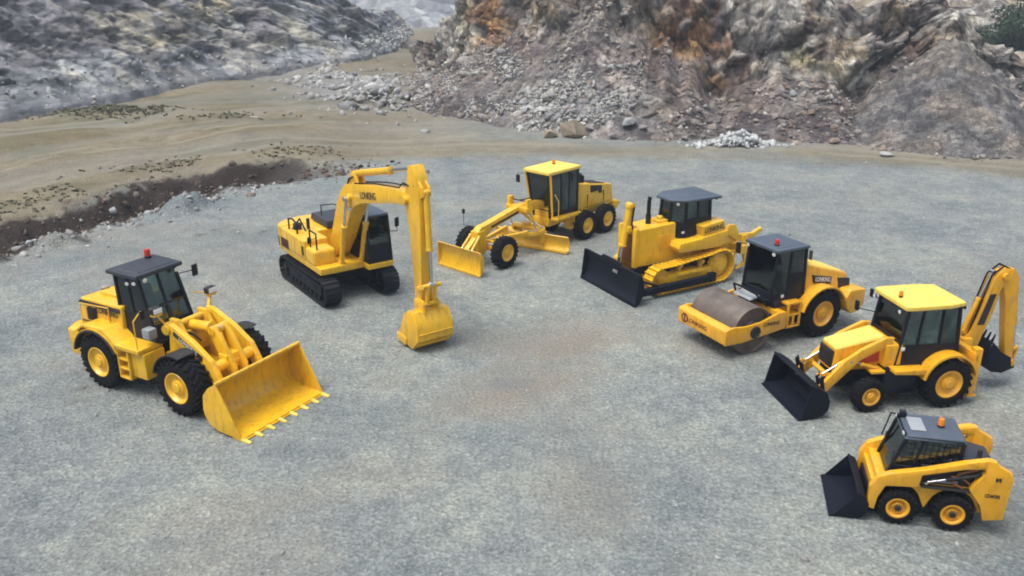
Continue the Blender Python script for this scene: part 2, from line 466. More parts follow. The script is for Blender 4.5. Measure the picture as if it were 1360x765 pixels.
# ================================================================== WHEEL LOADER
def wheel_loader(loc, rz, sc):
    t = empty('wheel_loader', None, loc, rz, sc)
    tag(t, 'big yellow wheel loader with dark cab and wide toothed bucket resting on the gravel', 'wheel loader', 'construction machines parked on the gravel')
    Y = M['yellow']
    for x in (1.6, -1.6):
        for s in (-1, 1):
            wheel(t, x, s*1.07, .80, .60, s, .52, 24, .05)
    # rear chassis and articulation
    m = MB()
    m.box(-2.9, -.15, -.52, .52, .55, 1.35, .03)
    m.box(-1.9, -1.3, -.85, .85, .5, 1.05, .04)
    m.tube((-1.6, -.8, .79), (-1.6, .8, .79), .2)
    m.tube((1.6, -.8, .79), (1.6, .8, .79), .2)
    m.box(-.2, .45, -.25, .25, .5, 1.25, .03)
    m.build('chassis', M['chassis'], t)
    # hood
    m = MB()
    m.loft([(-2.98, -.78, 1.4), (-1.0, -.84, 1.4), (-1.0, .84, 1.4), (-2.98, .78, 1.4)],
           [(-2.92, -.72, 2.28), (-1.0, -.80, 2.38), (-1.0, .80, 2.38), (-2.92, .72, 2.28)], .07, 3)
    m.box(-2.5, -1.7, -.35, .35, 2.3, 2.42, .03)
    hood = m.build('hood', Y, t)
    m = MB(); m.tube((-2.05, .2, 2.38), (-2.05, .2, 2.62), .07, seg=14); m.build('exhaust_pipe', M['edge'], hood)
    m = MB(); m.tube((-2.6, -.1, 2.3), (-2.6, -.1, 2.48), .12, seg=14, bv=.02); m.build('air_cleaner', M['edge'], hood)
    m = MB()
    for k in range(6): m.box(-2.55+.0, -2.25, -.835, -.72, 1.72+k*.06, 1.75+k*.06, 0)
    m.box(-2.54, -2.26, -.80, -.70, 1.70, 2.08, 0)
    m.box(-3.0, -2.9, -.5, .5, 1.6, 2.1, .01)
    m.build('vent', M['decal'], hood)
    m = MB(); m.loft([(-2.93, -.79, 2.14), (-1.05, -.837, 2.18), (-1.05, -.815, 2.29), (-2.90, -.765, 2.22)],
                     [(-2.93, -.72, 2.14), (-1.05, -.72, 2.18), (-1.05, -.72, 2.29), (-2.90, -.72, 2.22)], 0)
    m.build('stripe', M['decal'], hood)
    lettering(hood, 'LONKING', (-1.60, -.832, 2.09), (1, -.02, .02), (0, .06, 1), .17, M['decal'], width=.95)
    m = MB()
    for x in (-2.15, -1.55): m.box(x-.008, x+.008, -.845, -.70, 1.5, 2.12, 0)
    m.box(-2.9, -1.05, -.835, -.7, 1.62, 1.635, 0); m.build('panel_seam', M['decal'], hood)
    # counterweight
    m = MB()
    m.prism_xy([(-3.05, -1.18), (-2.55, -1.18), (-2.55, 1.18), (-3.05, 1.18), (-3.3, .75), (-3.3, -.75)], .68, 1.46, .06, 3)
    cw = m.build('counterweight', Y, t)
    for s in (-1, 1):
        m = MB(); m.box(-3.14, -3.04, s*1.0-.09, s*1.0+.09, 1.2, 1.36, .02); m.build('tail_light', M['red'], cw)
        # rear fender and platform
        m = MB()
        a0, a1 = R(168), R(28); pts = []
        for k in range(13):
            a = a0+(a1-a0)*k/12; pts.append((-1.6+1.02*math.cos(a), .80+.98*math.sin(a)))
        m.shell(pts[::-1], s*.72, s*1.36, .05)
        m.prism([(-2.6, 1.45), (-2.1, 1.82), (-1.2, 1.86), (-.72, 1.52), (.22, 1.52), (.22, 1.40), (-.8, 1.40), (-1.3, 1.76), (-2.1, 1.74)], s*.55, s*1.34, .02)
        fe = m.build('fender', Y, t)
        m = MB()
        pts = [(-1.6+.99*math.cos(a0+(a1-a0)*k/12), .80+.95*math.sin(a0+(a1-a0)*k/12)) for k in range(13)]
        m.shell(pts[::-1], s*1.20, s*1.40, .055); m.build('fender_trim', M['chassis'], fe)
        # ladder
        m = MB()
        m.box(-.78, -.72, s*1.02, s*1.30, .52, 1.42, .01); m.box(-.36, -.30, s*1.02, s*1.30, .52, 1.42, .01)
        for z in (.52, .80, 1.08, 1.36): m.box(-.75, -.33, s*1.0, s*1.31, z, z+.05, .006)
        m.build('ladder', Y, t)
        m = MB(); m.box(-.29, .28, s*.55, s*1.22, .62, 1.38, .04); m.box(-.72, -.36, s*.6, s*1.04, .55, 1.39, .01)
        m.build('fuel_tank', Y, t)
        # front fender
        m = MB(); pts = [(1.6+.90*math.cos(a), .80+.92*math.sin(a)) for a in [R(165-10*k) for k in range(10)]]
        m.shell(pts[::-1], s*.78, s*1.36, .035); m.build('front_fender', M['chassis'], t)
    # handrails
    for s in (-1, 1):
        m = MB(); m.pipe([(.15, s*1.28, 1.5), (.15, s*1.28, 2.35), (-.1, s*.85, 2.45)], .018); m.build('handrail', Y, t)
        m = MB(); m.pipe([(-2.7, s*.9, 1.5), (-2.7, s*.9, 2.2), (-1.4, s*.92, 2.3), (-1.4, s*.92, 1.8)], .016); m.build('handrail', Y, t)
    # cab
    c = cab(t, [(.18, .66, 1.5), (.18, -.66, 1.5), (-1.12, -.70, 1.5), (-1.12, .70, 1.5)],
            [(-.36, .60, 3.3), (-.36, -.60, 3.3), (-1.22, -.66, 3.3), (-1.22, .66, 3.3)], (.24, .40, .45, .40), ((.5,), (.5,), (), (.5,)), .09, seat=(-.6, 0, 2.1))
    roofslab(c, [(-.18, .78), (-.18, -.78), (-1.42, -.80), (-1.42, .80)], 3.28, 3.40, 'slate_dark', .04, .03)
    beacon(t, (-1.18, .42, 3.43), 'red', 1.25)
    for y in (-.52, .52):
        lamp(t, (-.16, y, 3.22), (1, 0, -.2), .075)
        lamp(t, (-1.44, y, 3.22), (-1, 0, -.2), .07)
    lamp(t, (-.55, -.80, 3.14), (.4, -1, -.2), .06); lamp(t, (-.32, -.76, 3.17), (.7, -1, -.2), .06)
    mirror(t, (-.25, .66, 3.05), (-.15, 1.12, 3.12), .2, .34, R(10)); mirror(t, (.0, -.66, 2.5), (.05, -.92, 2.45), .14, .24, R(-10))
    m = MB(); m.box(.02, .32, -1.0, -.72, 1.72, 2.02, .05); m.build('work_box', M['grey'], t)
    # front frame
    m = MB()
    for s in (-1, 1):
        m.prism([(.25, .5), (2.1, .5), (2.25, 1.0), (1.6, 1.45), (1.1, 2.0), (.95, 2.28), (.62, 2.28), (.55, 1.9), (.45, 1.3), (.25, 1.2)], s*.40, s*.52, .02)
    m.box(.3, 2.05, -.4, .4, .5, .95, .03); m.box(.45, .95, -.42, .42, 1.2, 1.7, .03)
    m.tube((.78, -.86, 2.10), (.78, .86, 2.10), .09, seg=16)
    m.build('front_frame', Y, t)
    # lift arms
    prof = [(.60, 2.05), (.72, 2.26), (.98, 2.24), (1.75, 1.90), (2.35, 1.50), (2.60, 1.05), (2.77, .60), (2.80, .36), (2.62, .34), (2.38, .80), (2.12, 1.18), (1.60, 1.52), (.85, 1.92)]
    for s in (-1, 1):
        m = MB(); m.prism(prof, s*.62, s*.78, .025)
        m.tube((.80, s*.60, 2.08), (.80, s*.84, 2.08), .14, seg=18, bv=.01); m.tube((2.70, s*.58, .48), (2.70, s*.82, .48), .10, seg=18, bv=.01)
        arm = m.build('lift_arm', Y, t)
        m = MB(); m.loft([(1.05, s*.782, 2.10), (2.10, s*.782, 1.58), (2.05, s*.782, 1.42), (1.02, s*.782, 1.96)],
                         [(1.05, s*.76, 2.10), (2.10, s*.76, 1.58), (2.05, s*.76, 1.42), (1.02, s*.76, 1.96)], 0)
        m.build('stripe', M['decal'], arm)
        if s < 0: lettering(arm, 'LONKING', (1.56, -.783, 1.765), (1, 0, -.49), (.44, 0, .9), .10, M['white'], width=.7)
        cyl(t, (.75, s*.50, 1.05), (2.2, s*.66, 1.22), .085, .62)
        # work lamps on brackets
        m = MB(); m.beam((.72, s*.70, 2.15), (.62, s*.92, 2.55), .09, .05); m.box(.56, .74, s*.92-.13, s*.92+.13, 2.50, 2.56, .01)
        br = m.build('lamp_bracket', Y, t)
        m = MB(); m.box(.54, .74, s*.92-.15, s*.92+.15, 2.56, 2.74, .03); m.build('lamp_housing', M['chassis'], br)
        m = MB(); m.box(.735, .755, s*.92-.13, s*.92+.13, 2.58, 2.72, .01); m.build('lens', M['lens'], br)
    m = MB(); m.tube((2.3, -.66, 1.25), (2.3, .66, 1.25), .15, seg=18); m.box(2.1, 2.42, -.3, .3, 1.05, 1.5, .04)
    m.build('cross_tube', Y, t)
    m = MB()
    for s in (-1, 1): m.prism([(1.75, 2.15), (2.0, 2.22), (2.32, 1.75), (2.62, 1.2), (2.66, .72), (2.46, .64), (2.28, 1.05), (1.95, 1.65)], s*.13, s*.24, .02)
    m.tube((1.9, -.27, 2.08), (1.9, .27, 2.08), .12, seg=16); m.tube((2.55, -.27, .74), (2.55, .27, .74), .1, seg=16)
    m.build('bell_crank', Y, t)
    cyl(t, (.72, 0, 1.95), (1.9, 0, 2.08), .15, .78, name='tilt_cylinder')
    m = MB(); m.beam((2.55, 0, .74), (2.79, 0, .78), .2, .16, .02); m.build('link', Y, t)
    m = MB()
    for k, (a, b) in enumerate((((.6, -.2, 1.7), (1.5, -.3, 1.75)), ((.6, .15, 1.65), (1.6, .2, 1.85)), ((.5, -.32, 1.6), (1.2, -.36, 1.45)))):
        a = Vector(a); b = Vector(b)
        m.pipe([a, a.lerp(b, .3)+Vector((0, 0, .12)), a.lerp(b, .7)+Vector((0, 0, .1)), b], .03)
    m.build('hose', M['rubber'], t)
    # bucket
    arc = [(4.05, .03), (3.55, .05), (3.20, .10)]
    for k in range(1, 9):
        a = R(-90-12.5*k); arc.append((3.28+.50*math.cos(a), .60+.50*math.sin(a)))
    arc += [(2.83, 1.0), (3.05, 1.25), (3.30, 1.40)]
    m = MB(); m.shell(arc, -1.48, 1.48, -.045)
    m.box(3.72, 4.10, -1.5, 1.5, .0, .035, .005)
    side = [(4.02, .05), (3.2, .09)]+arc[3:]
    for s in (-1, 1):
        m.prism(side, s*1.46, s*1.52, .008)
    m.beam((3.30, -1.5, 1.40), (3.30, 1.5, 1.40), .09, .09, .02)
    for s in (-1, 1): m.prism([(2.58, .34), (2.83, .36), (2.785, .60), (2.80, .92), (2.72, .95), (2.60, .6)], s*.58, s*.66, .01); m.prism([(2.58, .34), (2.83, .36), (2.785, .60), (2.80, .92), (2.72, .95), (2.60, .6)], s*.84, s*.92, .01)
    bk = m.build('bucket', M['bucket'], t)
    for k in range(8):
        y = -1.44+2.88*k/7
        m = MB(); m.loft([(3.86, y-.065, -.01), (3.86, y+.065, -.01), (3.86, y+.065, .085), (3.86, y-.065, .085)],
                         [(4.30, y-.045, .0), (4.30, y+.045, .0), (4.30, y+.045, .03), (4.30, y-.045, .03)], .008, 1)
        m.build('bucket_tooth', M['pale'], bk)
    return t

# ================================================================== EXCAVATOR
def excavator(loc, rz, sc):
    t = empty('excavator', None, loc, rz, sc)
    tag(t, 'yellow crawler excavator with black tracks and its digging bucket resting on the gravel', 'excavator', 'construction machines parked on the gravel')
    Y = M['yellow']
    for s in (-1, 1):
        tr = track(t, s, s*1.15, .60, (1.72, .48), .45, (-1.72, .48), .45, .19, 'track', 'track')
        m = MB(); m.box(-1.5, 1.5, s*1.15-.18, s*1.15+.18, .28, .72, .06)
        for k in range(8): m.tube((-1.25+k*.36, s*1.15-.2, .20), (-1.25+k*.36, s*1.15+.2, .20), .10, seg=12)
        for x in (-.5, .6): m.tube((x, s*1.15-.1, .8), (x, s*1.15+.1, .8), .07, seg=10)
        m.box(-1.1, -.4, s*1.15-.21, s*1.15+.21, .42, .62, .03); m.box(.4, 1.1, s*1.15-.21, s*1.15+.21, .42, .62, .03)
        m.build('track_frame', M['track'], tr)
    m = MB(); m.box(-.75, .75, -.95, .95, .42, .86, .06); m.beam((.5, -.5, .65), (1.2, -1.0, .6), .4, .3); m.beam((.5, .5, .65), (1.2, 1.0, .6), .4, .3)
    m.beam((-.5, -.5, .65), (-1.2, -1.0, .6), .4, .3); m.beam((-.5, .5, .65), (-1.2, 1.0, .6), .4, .3)
    m.tube((0, 0, .85), (0, 0, 1.06), .66, seg=28)
    m.build('undercarriage', M['track'], t)
    # house
    m = MB()
    m.box(-2.3, 1.55, -1.30, .36, 1.06, 1.30, .03); m.box(-2.3, 1.95, .36, 1.35, 1.06, 1.24, .03)
    m.build('deck', Y, t)
    m = MB()
    rear = [(-2.0, -1.35), (-2.0, 1.35)]+[(-2.15-.80*math.cos(a), 1.35*math.sin(a)) for a in [R(78-12*k) for k in range(14)]]
    m.prism_xy(rear, 1.12, 2.06, .10, 4)
    cw = m.build('counterweight', Y, t)
    m = MB(); m.box(-2.0, .25, -1.34, -.40, 1.28, 2.02, .07, seg=3); m.box(.30, 1.12, -1.34, -.46, 1.24, 1.86, .16, seg=4)
    m.box(-2.02, -.75, -.40, 1.33, 1.24, 2.02, .06, seg=3)
    m.box(-.75, .22, .45, 1.34, 1.24, 1.9, .05)
    body = m.build('body', Y, t)
    m = MB(); m.prism([(-2.35, 2.0), (-.70, 2.0), (-.74, 2.32), (-2.2, 2.32)], .02, 1.28, .06, 3)
    m.build('engine_hood', M['slate_dark'], t)
    m = MB(); m.loft([(-2.78, -.86, 1.22), (-2.0, -1.362, 1.22), (-2.0, -1.362, 1.62), (-2.78, -.86, 1.62)], [(-2.7, -.8, 1.22), (-2.0, -1.3, 1.22), (-2.0, -1.3, 1.62), (-2.7, -.8, 1.62)], 0)
    d = Vector((.78, -.502, 0)).normalized()
    m = MB()
    for k in range(6):      # decal follows the rounded corner
        a, b = R(-42-7.5*k), R(-42-7.5*(k+1))
        f = lambda a_, o: (-2.15-(.80+o)*math.cos(a_), (1.35+o)*math.sin(a_))
        p, q = f(a, .006), f(b, .006); p2, q2 = f(a, -.02), f(b, -.02)
        m.loft([(*p, 1.24), (*q, 1.24), (*q, 1.62), (*p, 1.62)], [(*p2, 1.24), (*q2, 1.24), (*q2, 1.62), (*p2, 1.62)], 0)
    m.box(-2.02, -1.25, -1.346, -1.33, 1.30, 1.66, 0)
    m.build('decal', M['decal'], cw)
    lettering(cw, 'LONKING', (-1.64, -1.347, 1.48), (1, 0, 0), (0, 0, 1), .2, M['maroon'], width=.66)
    m = MB()
    for x in (-1.35, -.62, .0): m.box(x-.008, x+.008, -1.343, -1.30, 1.34, 1.94, 0)
    m.box(-1.9, .2, -1.343, -1.30, 1.36, 1.372, 0); m.build('panel_seam', M['decal'], body)
    m = MB(); m.box(.06, .2, -1.36, -1.33, 1.46, 1.80, .01); m.build('filler_cap', M['decal'], body)
    for pts, r_ in (([(-1.55, -1.15, 2.0), (-1.55, -1.15, 2.42), (-1.15, -1.15, 2.5), (-.75, -1.15, 2.42), (-.75, -1.15, 1.85)], .035),
                    ([(-1.50, -1.05, 2.0), (-1.2, -.85, 2.45), (-.9, -.75, 2.0)], .03), ([(1.0, -1.15, 1.85), (1.0, -1.15, 2.45), (.55, -1.2, 2.5), (.55, -1.2, 1.8)], .03),
                    ([(-.95, .9, 2.3), (-.95, .9, 2.72), (-1.2, .5, 2.80), (-1.6, .2, 2.72), (-1.6, .2, 2.3)], .022)):
        m = MB(); m.pipe(pts, r_); m.build('handrail', M['black'], t)
    m = MB(); m.tube((-1.35, -.9, 2.0), (-1.35, -.9, 2.25), .16, seg=18, bv=.02); m.tube((-1.15, -.55, 2.0), (-1.15, -.55, 2.42), .065); m.build('air_cleaner', M['chassis'], t)
    # cab
    c = cab(t, [(1.88, 1.33, 1.22), (1.88, .45, 1.22), (.30, .45, 1.22), (.30, 1.33, 1.22)],
            [(1.74, 1.29, 2.95), (1.74, .47, 2.95), (.36, .47, 2.95), (.36, 1.29, 2.95)], (.40, .42, .5, .42), ((), (.55,), (), (.5,)), .085, seat=(.9, .89, 1.85))
    roofslab(c, [(1.80, 1.33), (1.80, .43), (.28, .43), (.28, 1.33)], 2.92, 3.03, 'slate', .06, .02)
    m = MB(); m.box(.28, 1.96, .40, 1.38, 1.14, 1.26, .03); m.build('cab_base', Y, t)
    mirror(t, (1.7, 1.35, 2.3), (1.85, 1.62, 2.72), .18, .34, R(20)); mirror(t, (1.0, -1.15, 2.3), (1.1, -1.45, 2.35), .14, .24)
    # boom
    prof = [(-.08, 1.42), (.30, 2.12), (.98, 3.45), (1.42, 4.02), (1.75, 4.26), (2.3, 4.38), (3.6, 4.60), (5.55, 4.86), (5.98, 4.86), (6.12, 4.64), (5.98, 4.44), (5.5, 4.40), (3.0, 3.86), (2.40, 3.62), (1.95, 3.12), (1.3, 2.2), (.62, 1.40), (.3, 1.22), (.05, 1.25)]
    m = MB(); m.prism(prof, -.27, .27, .035)
    m.tube((.2, -.38, 1.42), (.2, .38, 1.42), .14, seg=18, bv=.01)
    for s in (-1, 1): m.tube((2.15, s*.26, 3.88), (2.15, s*.40, 3.88), .14, seg=18, bv=.01); m.prism([(.05, 1.15), (.5, 1.15), (.36, 1.66), (.12, 1.66)], s*.29, s*.36, .01)
    m.prism([(1.75, 4.2), (2.1, 4.75), (2.35, 4.75), (2.6, 4.4)], -.16, -.09, .01); m.prism([(1.75, 4.2), (2.1, 4.75), (2.35, 4.75), (2.6, 4.4)], .09, .16, .01)
    boom = m.build('boom', Y, t)
    lettering(boom, 'LONKING', (3.55, -.272, 4.22), (1, 0, .17), (-.17, 0, 1), .24, M['decal'], width=1.15)
    for s in (-1, 1): cyl(t, (1.35, s*.40, 1.32), (2.15, s*.42, 3.86), .10, .58, name='boom_cylinder')
    cyl(t, (2.18, 0, 4.70), (6.30, 0, 5.62), .115, .62, name='arm_cylinder')
    lamp(t, (2.2, -.34, 3.5), (.8, -.2, -.3), .08)
    m = MB()
    for s in (-1, 1):
        m.pipe([(.5, s*.15, 1.5), (.62, s*.15, 2.15), (1.2, s*.13, 3.45), (1.62, s*.12, 4.12), (2.0, s*.2, 4.5), (2.3, s*.2, 4.62)], .028)
        m.pipe([(2.4, s*.19, 4.42), (4.0, s*.19, 4.72), (5.6, s*.19, 4.92), (5.95, s*.22, 5.15), (6.25, s*.2, 5.1)], .022)
    m.build('hose', M['rubber'], boom)
    # stick
    prof = [(6.22, 5.72), (6.48, 5.78), (6.70, 5.45), (6.84, 4.85), (6.86, 4.2), (6.78, 1.60), (6.66, 1.36), (6.46, 1.36), (6.36, 1.62), (6.18, 3.6), (5.98, 4.35), (5.92, 4.66), (6.02, 4.95), (6.12, 5.3)]
    m = MB(); m.prism(prof, -.20, .20, .03)
    m.tube((6.08, -.33, 4.64), (6.08, .33, 4.64), .13, seg=18, bv=.01); m.tube((6.56, -.3, 1.46), (6.56, .3, 1.46), .12, seg=18, bv=.01)
    m.prism([(6.7, 5.35), (6.95, 5.15), (7.0, 4.9), (6.82, 4.8)], -.15, -.08, .01); m.prism([(6.7, 5.35), (6.95, 5.15), (7.0, 4.9), (6.82, 4.8)], .08, .15, .01)
    m.build('stick', Y, t)
    cyl(t, (6.95, 0, 5.02), (7.08, 0, 2.15), .10, .62, name='bucket_cylinder')
    m = MB()
    for s in (-1, 1): m.beam((6.68, s*.24, 1.95), (7.10, s*.24, 2.12), .06, .16, .015)
    for s in (-1, 1): m.beam((7.08, s*.13, 2.12), (6.98, s*.13, 1.50), .09, .13, .015)
    m.tube((7.08, -.32, 2.12), (7.08, .32, 2.12), .075, seg=14); m.tube((6.69, -.3, 1.95), (6.69, .3, 1.95), .07, seg=14); m.tube((6.98, -.3, 1.50), (6.98, .3, 1.50), .07, seg=14)
    m.build('linkage', Y, t)
    # bucket curled on the ground, mouth towards the tracks
    arc = [(5.90, .14), (6.86, .04), (7.26, .42), (7.26, .86), (6.98, 1.28), (6.60, 1.26), (6.38, 1.10)]
    m = MB(); m.shell(arc, -.60, .60, .045)
    for s in (-1, 1):
        m.prism([(5.92, .16), (6.85, .05), (7.24, .43), (7.24, .85), (6.97, 1.26), (6.60, 1.24), (6.38, 1.09)], s*.60, s*.64, .008); m.prism([(5.88, .10), (6.45, .04), (6.55, .30), (6.02, .36)], s*.63, s*.67, .01)
        m.prism([(6.40, 1.15), (6.42, 1.55), (6.68, 1.62), (7.02, 1.62), (7.08, 1.2)], s*.22, s*.28, .015)
    m.beam((7.27, -.6, .64), (7.27, .6, .64), .05, .05, .01); m.beam((7.06, -.6, .22), (7.06, .6, .22), .05, .06, .01)
    bk = m.build('bucket', M['bucket'], t)
    for k in range(5):
        y = -.55+1.1*k/4
        m = MB(); m.loft([(6.10, y-.055, .08), (6.10, y+.055, .08), (6.12, y+.055, .20), (6.12, y-.055, .20)], [(5.72, y-.03, .20), (5.72, y+.03, .20), (5.72, y+.03, .235), (5.72, y-.03, .235)], .006, 1)
        m.build('bucket_tooth', M['pale'], bk)
    return t

# ================================================================== MOTOR GRADER
def motor_grader(loc, rz, sc):
    t = empty('motor_grader', None, loc, rz, sc)
    tag(t, 'long yellow motor grader with pale roof, front blade and second blade under its frame', 'motor grader', 'construction machines parked on the gravel')
    Y = M['yellow']
    for x in (3.1, -2.33, -3.87):
        for s in (-1, 1): wheel(t, x, s*1.02, .67, .44, s, .50, 22, .04)
    # frame
    m = MB()
    m.prism([(3.80, 1.15), (3.80, 1.50), (3.55, 1.66), (3.2, 1.70), (1.6, 2.02), (.9, 2.12), (-.2, 2.08), (-.5, 1.95), (-.5, 1.6), (-.1, 1.70), (.9, 1.78), (1.6, 1.70), (3.0, 1.36), (3.25, 1.2)], -.17, .17, .03)
    m.box(3.35, 3.85, -.22, .22, .5, 1.5, .04); m.prism([(3.85, .45), (4.5, .35), (4.5, .75), (3.85, 1.25)], -.12, .12, .02)
    m.box(-4.9, -.4, -.45, .45, .85, 1.22, .03)
    m.prism([(-.45, 1.0), (-.45, 1.95), (-.75, 1.95), (-1.2, 1.1)], -.4, .4, .03)
    frame = m.build('frame', Y, t)
    m = MB(); m.loft([(3.0, .172, 1.58), (1.3, .172, 1.90), (1.25, .172, 1.80), (2.95, .172, 1.48)], [(3.0, .16, 1.58), (1.3, .16, 1.90), (1.25, .16, 1.80), (2.95, .16, 1.48)], 0)
    m.build('stripe', M['decal'], frame)
    m = MB(); m.beam((3.1, -.95, .66), (3.1, .95, .66), .22, .20, .03); m.box(2.95, 3.25, -.9, -.62, .5, .95, .03); m.box(2.95, 3.25, .62, .9, .5, .95, .03)
    m.beam((3.1, -.75, .95), (3.1, .75, .95), .10, .10, .02); m.beam((3.1, 0, .6), (3.45, 0, .95), .25, .25)
    m.build('front_axle', Y, t)
    # front blade
    arc = [(4.76, .03), (4.66, .22), (4.60, .50), (4.62, .78), (4.74, 1.02)]
    m = MB(); m.shell(arc, -1.22, 1.22, .035)
    for s in (-1, 1): m.prism([(4.76, .03), (4.6, .2), (4.54, .5), (4.56, .8), (4.72, 1.04), (4.78, 1.02)], s*1.22, s*1.245, .004)
    m.box(4.45, 4.56, -.5, .5, .3, .75, .03); m.box(4.50, 4.58, -1.1, 1.1, .70, .80, .02)
    m.box(4.70, 4.79, -1.22, 1.22, .0, .10, .006)
    m.build('front_blade', M['bucket'], t)
    for s in (-1, 1): cyl(t, (3.8, s*.25, 1.3), (4.5, s*.3, .6), .06, .6)
    # drawbar and circle
    m = MB()
    m.beam((3.45, .04, .95), (1.2, .62, 1.0), .16, .16, .02); m.beam((3.45, -.04, .95), (1.2, -.62, 1.0), .16, .16, .02)
    m.lathe([(.82, -.07), (.82, .07), (.62, .07), (.62, -.07)], (.55, 0, .86), (0, 0, 1), 44, closed=True)
    m.box(.45, .75, -.7, .7, .95, 1.08, .02); m.tube((.55, 0, .9), (.55, 0, 1.2), .2)
    m.box(.15, .5, -.75, -.6, .3, .85, .02); m.box(.05, .4, .6, .75, .3, .85, .02)
    m.build('drawbar', Y, t)
    # moldboard, angled
    a = R(13.5); rot = Matrix.Translation((.30, .12, 0)) @ Matrix.Rotation(a, 4, 'Z')
    arc = [(.20, .05), (.06, .2), (.0, .42), (.05, .62), (.17, .76)]
    m = MB(); b2 = MB(); b2.shell(arc, -1.83, 1.83, .03); b2.box(.15, .22, -1.83, 1.83, .02, .14, .004); b2.box(-.10, -.02, -1.2, 1.2, .28, .36, .01); b2.box(-.10, -.02, -1.2, 1.2, .48, .56, .01)
    bmesh.ops.transform(b2.bm, matrix=rot, verts=b2.bm.verts)
    b2.build('moldboard', Y, t)
    for s in (-1, 1):
        cyl(t, (1.05, s*.52, 2.28), (.75, s*.72, 1.0), .075, .62, name='lift_cylinder')
        m = MB(); m.box(.85, 1.25, s*.17, s*.62, 1.86, 2.06, .03); m.box(.9, 1.18, s*.44, s*.60, 1.75, 2.42, .03); m.build('cylinder_bracket', Y, t)
    cyl(t, (.75, -.35, 1.75), (.35, .7, 1.05), .06, .6, name='shift_cylinder')
    m = MB()
    for y in (-.12, 0, .12): m.pipe([(-.45, y, 2.05), (.2, y, 2.2), (.8, y*2, 2.2), (1.05, y*3, 2.3)], .025)
    m.build('hose', M['rubber'], frame)
    # cab
    c = cab(t, [(-.52, .52, 1.25), (-.52, -.52, 1.25), (-2.08, -.74, 1.25), (-2.08, .74, 1.25)],
            [(-.22, .66, 3.28), (-.22, -.66, 3.28), (-2.12, -.72, 3.28), (-2.12, .72, 3.28)], (.16, .12, .5, .12), ((), (.38, .68), (), (.32, .62)), .085, seat=(-1.45, 0, 2.0))
    roofslab(c, [(-.05, .76), (-.05, -.76), (-2.25, -.80), (-2.25, .80)], 3.27, 3.42, 'pale', .04, .02)
    m = MB(); m.beam((-.50, .60, 1.32), (-.17, .73, 3.25), .10, .06, .01); m.beam((-.50, -.60, 1.32), (-.17, -.73, 3.25), .10, .06, .01); m.build('corner_post', Y, c)
    beacon(t, (-1.5, -.2, 3.44), 'amber')
    mirror(t, (-.3, -.75, 3.1), (-.15, -1.15, 2.95), .2, .34); mirror(t, (-2.1, .78, 3.0), (-2.0, 1.05, 2.95), .2, .34); mirror(t, (3.5, -.2, 1.6), (3.7, -.75, 2.25), .14, .2)
    m = MB(); m.box(-2.2, -.45, .55, .95, 1.18, 1.30, .02); m.box(-2.2, -.45, -.95, -.55, 1.18, 1.30, .02); m.box(-1.75, -1.35, .62, .9, .62, .70, .01); m.box(-1.75, -1.71, .62, .9, .62, 1.2, .01); m.box(-1.39, -1.35, .62, .9, .62, 1.2, .01)
    m.build('platform', Y, t)
    m = MB(); m.pipe([(-.5, .95, 1.3), (-.5, .95, 2.1), (-.4, .8, 2.4)], .02); m.build('handrail', Y, t)
    m = MB(); m.pipe([(-2.2, .95, 1.3), (-2.2, .95, 2.1)], .02); m.build('handrail', Y, t)
    # hood
    m = MB()
    m.loft([(-2.35, -.56, 1.15), (-5.15, -.56, 1.10), (-5.15, .56, 1.10), (-2.35, .56, 1.15)], [(-2.35, -.50, 2.48), (-5.05, -.50, 2.02), (-5.05, .50, 2.02), (-2.35, .50, 2.48)], .05, 3)
    m.box(-5.35, -5.1, -.7, .7, .8, 1.2, .04)
    hood = m.build('hood', Y, t)
    m = MB()
    m.loft([(-3.5, -.4, 2.2), (-4.6, -.4, 2.04), (-4.6, .4, 2.04), (-3.5, .4, 2.2)], [(-3.5, -.4, 2.31), (-4.6, -.4, 2.13), (-4.6, .4, 2.13), (-3.5, .4, 2.31)], .01)
    m.prism([(-3.35, 1.9), (-3.35, 2.24), (-4.2, 2.1), (-4.2, 1.75), (-4.0, 1.75), (-3.95, 1.9)], .48, .56, .01); m.prism([(-3.35, 1.9), (-3.35, 2.24), (-4.2, 2.1), (-4.2, 1.75)], -.56, -.48, .01)
    m.box(-5.18, -5.1, -.4, .4, 1.3, 1.9, .01)
    m.build('vent', M['decal'], hood)
    m = MB()
    for x in (-3.1, -4.35): m.box(x-.008, x+.008, .50, .57, 1.2, 1.85, 0)
    m.box(-4.9, -2.5, .535, .566, 1.245, 1.26, 0); m.build('panel_seam', M['decal'], hood)
    m = MB(); m.tube((-2.9, .25, 2.3), (-2.9, .25, 2.85), .06, seg=14); m.build('exhaust_pipe', M['chassis'], hood)
    for s in (-1, 1):
        m = MB(); m.box(-4.1, -2.1, s*.56, s*.80, .48, .88, .06); m.tube((-3.1, s*.3, .8), (-3.1, s*.7, .8), .25); m.build('tandem_case', M['chassis'], t)
        m = MB(); m.box(-5.25, -5.14, s*.55-.09, s*.55+.09, 1.02, 1.14, .02); m.build('tail_light', M['red'], hood)
    m = MB(); m.beam((-5.3, 0, 1.0), (-5.75, 0, .95), .5, .14, .02); m.beam((-5.7, -.5, .95), (-5.7, .5, .95), .16, .2, .02)
    m.build('ripper_bar', Y, t)
    return t
